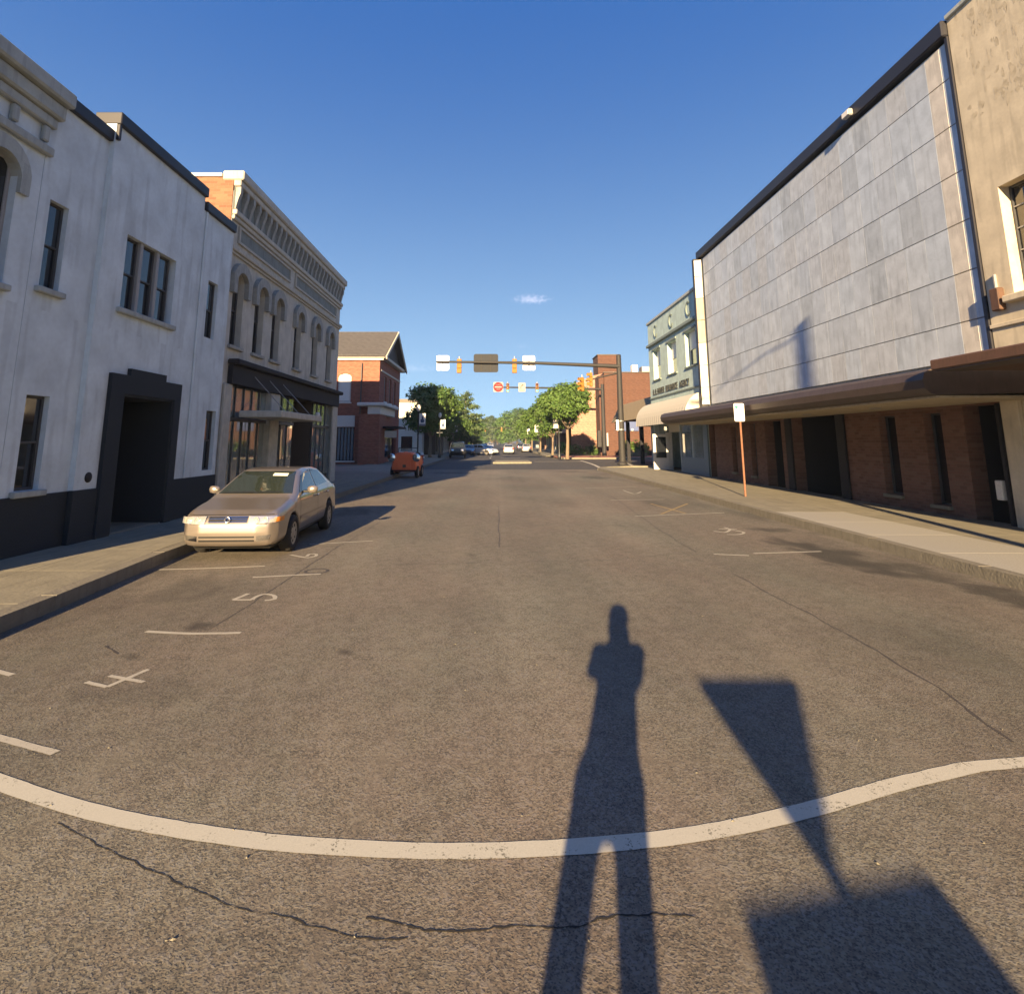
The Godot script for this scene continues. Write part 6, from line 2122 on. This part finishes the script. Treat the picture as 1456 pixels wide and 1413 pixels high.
	for sx in [0.18, -0.3]:
		part(t, "wiper", patch(s, quad2(sx - 0.3, 0.975, sx + 0.25, 0.985, sx + 0.25, 0.998, sx - 0.3, 0.988), 2, 2.7, 8, 1, 0.02), mats["trim_black"])
	part(t, "paper_slip", patch(s, quad2(0.12, 1.25, 0.4, 1.245, 0.4, 1.29, 0.12, 1.295), 2, 2.7, 4, 2, 0.011), mats["paper"])
	# grille with slats and a badge, the two slots in the bumper, the number plate panel
	var g := part(t, "grille", patch(s, quad2(-0.3, 0.6, 0.3, 0.6, 0.31, 0.69, -0.31, 0.69), 2, 2.7, 10, 4, 0.004), mats["trim_black"])
	for k in 4:
		var y := 0.605 + k * 0.026
		part(g, "slat", patch(s, quad2(-0.31, y, 0.31, y, 0.31, y + 0.012, -0.31, y + 0.012), 2, 2.7, 10, 1, 0.016), mats["chrome"])
	part(g, "badge", lathe_mesh([Vector2(0.032, 0.0), Vector2(0.045, 0.006), Vector2(0.05, 0.0)], 16), mats["chrome"], Vector3(0, 0.648, 2.325), Vector3(PI / 2, 0, 0))
	for k in 2:
		part(body, "bumper_slot", patch(s, quad2(-0.44, 0.305 + k * 0.058, 0.44, 0.305 + k * 0.058, 0.44, 0.335 + k * 0.058, -0.44, 0.335 + k * 0.058), 2, 2.7, 12, 2, 0.004), mats["trim_black"])
	part(body, "bonnet_seam", patch(s, quad2(-0.78, 0.712, 0.78, 0.712, 0.78, 0.719, -0.78, 0.719), 2, 2.7, 16, 1, 0.003), mats["trim_black"])
	part(body, "bumper_seam", patch(s, quad2(-0.7, 0.575, 0.7, 0.575, 0.7, 0.581, -0.7, 0.581), 2, 2.7, 16, 1, 0.003), mats["trim_black"])
	return t

func build_simple_car(called: String, label: String, category: String, paint: String, d: Dictionary, glass: Array) -> Node3D:
	# a car far down the street: body, glass, lamps, wheels
	var s := car_shape(d, 0.07)
	var t := thing(called, label, category)
	part(t, "body", net_mesh(s.lo, s.cell, s.nx, s.ny, s.nz, s.val), mats[paint])
	for sg in [-1.0, 1.0]:
		for z in [d.axle_front, d.axle_rear]:
			add_wheel(t, Vector3((d.half - 0.12) * sg, d.wheel, z), d.wheel, 0.2, sg, "wheel_cover")
		for q in glass:
			part(t, "side_window", patch(s, q, 0, 1.5 * sg, 6, 5, 0.015), mats["car_glass"])
		part(t, "headlamp", patch(s, quad2(0.4 * sg, d.lamp, 0.72 * sg, d.lamp, 0.72 * sg, d.lamp + 0.14, 0.4 * sg, d.lamp + 0.14), 2, d.front + 0.4, 5, 3, 0.015), mats["lamp_reflector"])
		part(t, "tail_lamp", patch(s, quad2(0.45 * sg, d.lamp + 0.1, 0.74 * sg, d.lamp + 0.1, 0.74 * sg, d.lamp + 0.3, 0.45 * sg, d.lamp + 0.3), 2, d.rear - 0.4, 5, 3, 0.015), mats["lamp_tail"])
	var w: Array = d.screen
	part(t, "windscreen", patch(s, quad2(-w[0], w[1], w[0], w[1], w[2], w[3], -w[2], w[3]), 2, d.front + 0.4, 8, 6, 0.015), mats["car_glass"])
	part(t, "rear_window", patch(s, quad2(-w[0], w[1] + 0.05, w[0], w[1] + 0.05, w[2], w[3], -w[2], w[3]), 2, d.rear - 0.4, 8, 6, 0.015), mats["car_glass"])
	part(t, "bumper", box_mesh(Vector3(d.half * 1.7, 0.16, 0.12), 0.04), mats["trim_black"], Vector3(0, d.lamp - 0.28, d.front - 0.02))
	return t

func build_vehicles():
	var car := build_sedan("champagne four-door sedan parked at the kerb by the white building", "car_champagne")
	car.position = Vector3(-4.12, 0.0, -11.3)
	car.rotation.y = 0.045
	car.scale = Vector3.ONE * 0.925
	# small orange-red open car of an old make with big chrome headlamps standing off its sides
	var r := thing("vintage_car", "small orange-red open vintage car with big chrome headlamps by the kerb", "car", Vector3(-4.5, 0.0, -30.4), -0.05)
	var hull := v2s([-0.6, 0.3, 0.6, 0.3, 0.62, 0.55, 0.55, 0.95, 0.47, 1.16, 0.3, 1.24, -0.3, 1.24, -0.47, 1.16, -0.55, 0.95, -0.62, 0.55])
	part(r, "body", prism_mesh(hull, 0.8, 0.06), mats["car_orange"], Vector3(0, 0, 0.0))
	part(r, "tub", prism_mesh(v2s([-0.6, 0.3, 0.6, 0.3, 0.64, 0.7, 0.6, 1.02, -0.6, 1.02, -0.64, 0.7]), 0.85, 0.04), mats["car_orange"], Vector3(0, 0, -0.852))
	part(r, "nose_panel", prism_mesh(v2s([-0.34, 0.4, 0.34, 0.4, 0.3, 1.05, 0.2, 1.14, -0.2, 1.14, -0.3, 1.05]), 0.035, 0.015), mats["car_orange"], Vector3(0, 0, 0.79))
	part(r, "bonnet_rib", box_mesh(Vector3(0.05, 0.04, 0.75), 0.015), mats["car_orange"], Vector3(0, 1.25, 0.4))
	part(r, "bumper", tube_mesh([Vector3(-0.6, 0.36, 0.9), Vector3(0.6, 0.36, 0.9)], [0.035, 0.035], 10), mats["trim_black"])
	part(r, "badge", box_mesh(Vector3(0.16, 0.14, 0.02), 0.01), mats["frame_brown"], Vector3(0.02, 0.58, 0.83))
	for sg in [-1.0, 1.0]:
		var hl := part(r, "headlamp", lathe_mesh([Vector2(0, -0.2), Vector2(0.1, -0.16), Vector2(0.18, -0.03), Vector2(0.2, 0.05), Vector2(0.18, 0.06)], 18), mats["chrome"], Vector3(0.62 * sg, 0.98, 0.8), Vector3(PI / 2, 0, 0))
		part(hl, "lens", lathe_mesh([Vector2(0, 0.085), Vector2(0.1, 0.075), Vector2(0.18, 0.055)], 18), mats["lamp_reflector"])
		part(r, "lamp_stay", tube_mesh([Vector3(0.45 * sg, 0.9, 0.62), Vector3(0.62 * sg, 0.96, 0.72)], [0.025, 0.025], 8), mats["chrome"])
		add_wheel(r, Vector3(0.6 * sg, 0.29, 0.5), 0.29, 0.16, sg, "wheel_cover")
		add_wheel(r, Vector3(0.6 * sg, 0.29, -0.62), 0.29, 0.16, sg, "wheel_cover")
	part(r, "screen_frame", frame_mesh(1.0, 0.3, 0.03, 0.03), mats["trim_black"], Vector3(0, 1.16, -0.06), Vector3(-0.3, 0, 0))
	part(r, "steering_wheel", lathe_mesh([Vector2(0.17, -0.012), Vector2(0.19, 0.0), Vector2(0.17, 0.012), Vector2(0.155, 0.0), Vector2(0.17, -0.012)], 18), mats["trim_black"], Vector3(0.3, 1.12, -0.3), Vector3(1.1, 0, 0))
	part(r, "seat", box_mesh(Vector3(1.05, 0.4, 0.2), 0.06), mats["trim_black"], Vector3(0, 1.0, -0.7))
	part(r, "windscreen", box_mesh(Vector3(0.96, 0.26, 0.005)), mats["glass_pane"], Vector3(0, 1.31, -0.1), Vector3(-0.3, 0, 0))
	# far traffic
	var suv := {"half": 0.92, "front": 2.4, "rear": -2.3, "top": 1.82, "axle_front": 1.45, "axle_rear": -1.4, "wheel": 0.36, "well": 0.42, "lamp": 0.82,
		"side": [2.2, 0.3, 2.38, 0.4, 2.4, 0.8, 2.3, 1.02, 1.2, 1.12, -2.2, 1.14, -2.3, 1.0, -2.3, 0.4, -2.1, 0.3],
		"cabin": [1.4, 1.0, 0.75, 1.68, 0.4, 1.8, -1.9, 1.8, -2.15, 1.65, -2.28, 1.0, -2.2, 0.8, 1.4, 0.8],
		"plan": [0, 2.4, 0.7, 2.36, 0.88, 2.1, 0.92, 1.0, 0.92, -1.8, 0.86, -2.25, 0, -2.3],
		"section": [0, 0.2, 0.8, 0.25, 0.92, 0.45, 0.92, 0.85, 0.86, 1.08, 0.7, 1.18, 0, 1.2],
		"cabin_section": [0, 0.7, 0.88, 0.7, 0.86, 1.1, 0.72, 1.72, 0.6, 1.82, 0, 1.84], "screen": [0.74, 1.17, 0.6, 1.64]}
	var sg2 := [quad2(-2.0, 1.18, -0.7, 1.18, -0.7, 1.66, -1.85, 1.66), quad2(-0.62, 1.18, 0.95, 1.18, 0.6, 1.62, -0.62, 1.66)]
	var s1 := build_simple_car("sport_utility_car", "black sport utility car parked facing us on the shaded side past the junction", "car", "car_black", suv, sg2)
	s1.position = Vector3(-4.3, 0.0, -66.5)
	s1.rotation.y = 0.05
	var sed := sedan_spec()
	sed["lamp"] = 0.58
	sed["screen"] = [0.62, 0.99, 0.48, 1.31]
	var gl := [quad2(-0.23, 0.985, 0.9, 0.97, 0.42, 1.25, -0.2, 1.34), quad2(-1.25, 1.02, -0.31, 0.99, -0.28, 1.34, -0.82, 1.31)]
	var c := build_simple_car("sedan", "dark navy car parked behind the black utility car", "car", "car_navy", sed, gl)
	c.position = Vector3(-3.6, 0.0, -79.5)
	var c2 := build_simple_car("sedan", "white car turning across the far street", "car", "car_white", sed, gl)
	c2.position = Vector3(-1.9, 0.0, -80.0)
	c2.rotation.y = 0.9
	var c3 := build_simple_car("sedan", "silver-white car driving away on the far street", "car", "car_silver", sed, gl)
	c3.position = Vector3(1.75, 0.0, -88.0)
	c3.rotation.y = PI
	copy_of(c2, "small white car far down the street before the closing trees", Vector3(-1.6, 0, -150.0), 0.1)
	copy_of(c2, "second small white car waiting at the far signals", Vector3(-2.6, 0, -128.0), 0.05)
	copy_of(c, "dark car parked by the far pavement on the sunny side", Vector3(4.8, 0, -120.0), PI)
	copy_of(c3, "silver car parked by the white plastered shop", Vector3(5.0, 0, -101.0), PI)

# ---------------------------------------------------------------- what stands behind the viewer and throws its shadow forward
func build_behind_the_viewer():
	person()
	# yield sign with a plate under it, on a post behind the photographer
	var s := thing("yield_sign", "triangular yield sign with wide plate below it, seen only by its shadow on the road", "sign", Vector3(0.36, 0.0, 3.2))
	part(s, "post", box_mesh(Vector3(0.05, 2.05, 0.04), 0.008), mats["pole_galvanised"], Vector3(-0.09, 1.025, 0.03))
	part(s, "triangle", prism_mesh(v2s([-0.33, 2.1, 0.35, 2.1, 0.37, 2.06, -0.07, 1.56, -0.115, 1.56, -0.35, 2.06]), 0.004), mats["plate_red"], Vector3.ZERO)
	part(s, "plate", rounded_plate(0.82, 0.62, 0.004, 0.02), mats["plate_white"], Vector3(-0.08, 1.24, 0.004), Vector3(0, 0, 0.06))
	# street lamp post on the right pavement, just outside the view
	var u := thing("street_light", "tall wooden lamp pole with rising arm, seen by its shadow on the right pavement", "street lamp", Vector3(6.75, 0.15, -1.6))
	part(u, "pole", tube_mesh([Vector3(0, 0, 0), Vector3(0, 5, 0), Vector3(0.0, 10.0, 0)], [0.13, 0.11, 0.09], 12), mats["utility_wood"])
	part(u, "arm", tube_mesh([Vector3(0, 9.6, 0), Vector3(-0.5, 10.1, 0), Vector3(-1.3, 10.45, 0), Vector3(-2.0, 10.5, 0)], [0.035, 0.03, 0.03, 0.03], 8), mats["pole_galvanised"])
	part(u, "lamp_head", box_mesh(Vector3(0.6, 0.12, 0.24), 0.04), mats["pole_galvanised"], Vector3(-2.2, 10.48, 0))

func capsule(p: Vector3, a: Vector3, b: Vector3, ra: float, rb: float) -> float:
	var ab := b - a
	var t := clampf((p - a).dot(ab) / ab.length_squared(), 0, 1)
	return (a + ab * t).distance_to(p) - lerpf(ra, rb, t)

func field_mesh(bones: Array, cell: float, blend: float) -> ArrayMesh:
	var lo := Vector3.ONE * 1e9
	var hi := -lo
	for b in bones:
		var m := maxf(b[2], b[3]) + cell * 2.5
		for e in 2:
			lo = lo.min(b[e] - Vector3.ONE * m)
			hi = hi.max(b[e] + Vector3.ONE * m)
	var n := Vector3i(((hi - lo) / cell).ceil()) + Vector3i.ONE * 2
	var val := PackedFloat32Array()
	val.resize(n.x * n.y * n.z)
	val.fill(1.0)
	for b in bones:
		var m := maxf(b[2], b[3]) + maxf(blend * 1.5, cell * 3.0)
		var l := Vector3i(((b[0].min(b[1]) - Vector3.ONE * m - lo) / cell).floor()).clamp(Vector3i.ZERO, n - Vector3i.ONE)
		var h := Vector3i(((b[0].max(b[1]) + Vector3.ONE * m - lo) / cell).ceil()).clamp(Vector3i.ZERO, n - Vector3i.ONE)
		for z in range(l.z, h.z + 1):
			for y in range(l.y, h.y + 1):
				for x in range(l.x, h.x + 1):
					var i := x + y * n.x + z * n.x * n.y
					val[i] = smin(val[i], capsule(lo + Vector3(x, y, z) * cell, b[0], b[1], b[2], b[3]), blend)
	return net_mesh(lo, cell, n.x, n.y, n.z, val)

func person():
	# the photographer: stands with legs apart, both hands raised to the eye with a small camera
	var at := Vector3(-0.1, 0.0, 0.36)
	var t := thing("person", "person in dark clothes, legs apart, holding a small camera up to the face", "person", at)
	var b := []
	for s in [-1.0, 1.0]:
		var hip := Vector3(-0.02 + 0.1 * s, 0.97, 0.0)
		var knee := Vector3(-0.06 + 0.14 * s, 0.53, -0.02)
		var ankle := Vector3(-0.09 + 0.18 * s, 0.09, 0.03)
		b.append([hip, knee, 0.08, 0.058])
		b.append([knee, ankle, 0.06, 0.044])
		b.append([ankle + Vector3(0, -0.04, 0.03), ankle + Vector3(0.03 * s, -0.055, -0.15), 0.042, 0.034])
		var sh := Vector3(0.06 + 0.17 * s, 1.5, 0.0)
		var el := Vector3(0.06 + 0.175 * s, 1.36, -0.15)
		var wr := Vector3(0.125 + 0.06 * s, 1.52, -0.24)
		b.append([sh, el, 0.054, 0.044])
		b.append([el, wr, 0.042, 0.03])
	b.append([Vector3(-0.11, 1.0, 0.0), Vector3(0.07, 1.0, 0.0), 0.088, 0.088])
	b.append([Vector3(-0.01, 1.02, 0.0), Vector3(0.03, 1.26, -0.01), 0.15, 0.14])
	b.append([Vector3(-0.02, 1.4, 0.0), Vector3(0.13, 1.4, 0.0), 0.115, 0.115])
	b.append([Vector3(-0.09, 1.5, 0.0), Vector3(0.21, 1.5, 0.0), 0.062, 0.062])
	b.append([Vector3(0.07, 1.52, 0.01), Vector3(0.08, 1.66, -0.01), 0.058, 0.055])
	var body := field_mesh(b, 0.02, 0.03)
	var st := st_new()
	st.append_from(body, 0, Transform3D.IDENTITY)
	# head with brow, nose, chin and ears
	var hd := []
	hd.append([Vector3(0, 1.69, 0.01), Vector3(0, 1.66, -0.02), 0.092, 0.085])
	hd.append([Vector3(0, 1.62, -0.035), Vector3(0, 1.585, -0.06), 0.062, 0.03])
	hd.append([Vector3(0, 1.665, -0.1), Vector3(0, 1.635, -0.118), 0.012, 0.015])
	hd.append([Vector3(-0.035, 1.69, -0.092), Vector3(0.035, 1.69, -0.092), 0.014, 0.014])
	hd.append([Vector3(-0.022, 1.6, -0.098), Vector3(0.022, 1.6, -0.098), 0.009, 0.009])
	for s in [-1.0, 1.0]:
		hd.append([Vector3(0.09 * s, 1.675, 0.005), Vector3(0.093 * s, 1.635, 0.0), 0.014, 0.01])
	var up := Transform3D(Basis.IDENTITY, Vector3(0.08, 0.085, 0.0))
	st.append_from(field_mesh(hd, 0.008, 0.02), 0, up)
	# hands: palm, four fingers round the camera's sides and a thumb below
	for s in [-1.0, 1.0]:
		var h := []
		h.append([Vector3(0.062 * s, 1.48, -0.255), Vector3(0.07 * s, 1.56, -0.29), 0.028, 0.03])
		for k in 4:
			var y := 1.545 + k * 0.021
			var ln: float = [0.85, 1.0, 1.05, 0.95][k]
			var p0 := Vector3(0.08 * s, y, -0.3)
			var p1 := p0 + Vector3(-0.012 * s, 0.006, -0.032 * ln)
			var p2 := p1 + Vector3(-0.028 * s * ln, 0.002, -0.006)
			h.append([p0, p1, 0.0095, 0.009])
			h.append([p1, p2, 0.009, 0.0078])
		h.append([Vector3(0.078 * s, 1.52, -0.285), Vector3(0.055 * s, 1.535, -0.262), 0.012, 0.01])
		h.append([Vector3(0.055 * s, 1.535, -0.262), Vector3(0.032 * s, 1.55, -0.262), 0.01, 0.009])
		st.append_from(field_mesh(h, 0.0045, 0.006), 0, up.translated(Vector3(0.045, -0.05, 0.0)))
	part(t, "body", st.commit(), mats["cloth_blue"])
	var hair := field_mesh([[Vector3(0, 1.72, 0.02), Vector3(0, 1.7, 0.03), 0.096, 0.092]], 0.012, 0.02)
	part(t, "hair", hair, mats["hair"], Vector3(0.08, 0.085, 0.0))
	var c := thing("handheld_camera", "small dark camera held up in both hands of the person", "camera", Vector3(0.025, 1.58, 0.09))
	bx(c, "camera_body", mats["signal_black"], -0.055, 0.055, 0.0, 0.065, -0.015, 0.015, 0.006)
	part(c, "lens_ring", lathe_mesh([Vector2(0.0, 0.0), Vector2(0.024, 0.0), Vector2(0.022, 0.018), Vector2(0.0, 0.018)], 16), mats["signal_black"], Vector3(0.0, 0.033, -0.015), Vector3(-PI / 2, 0, 0))
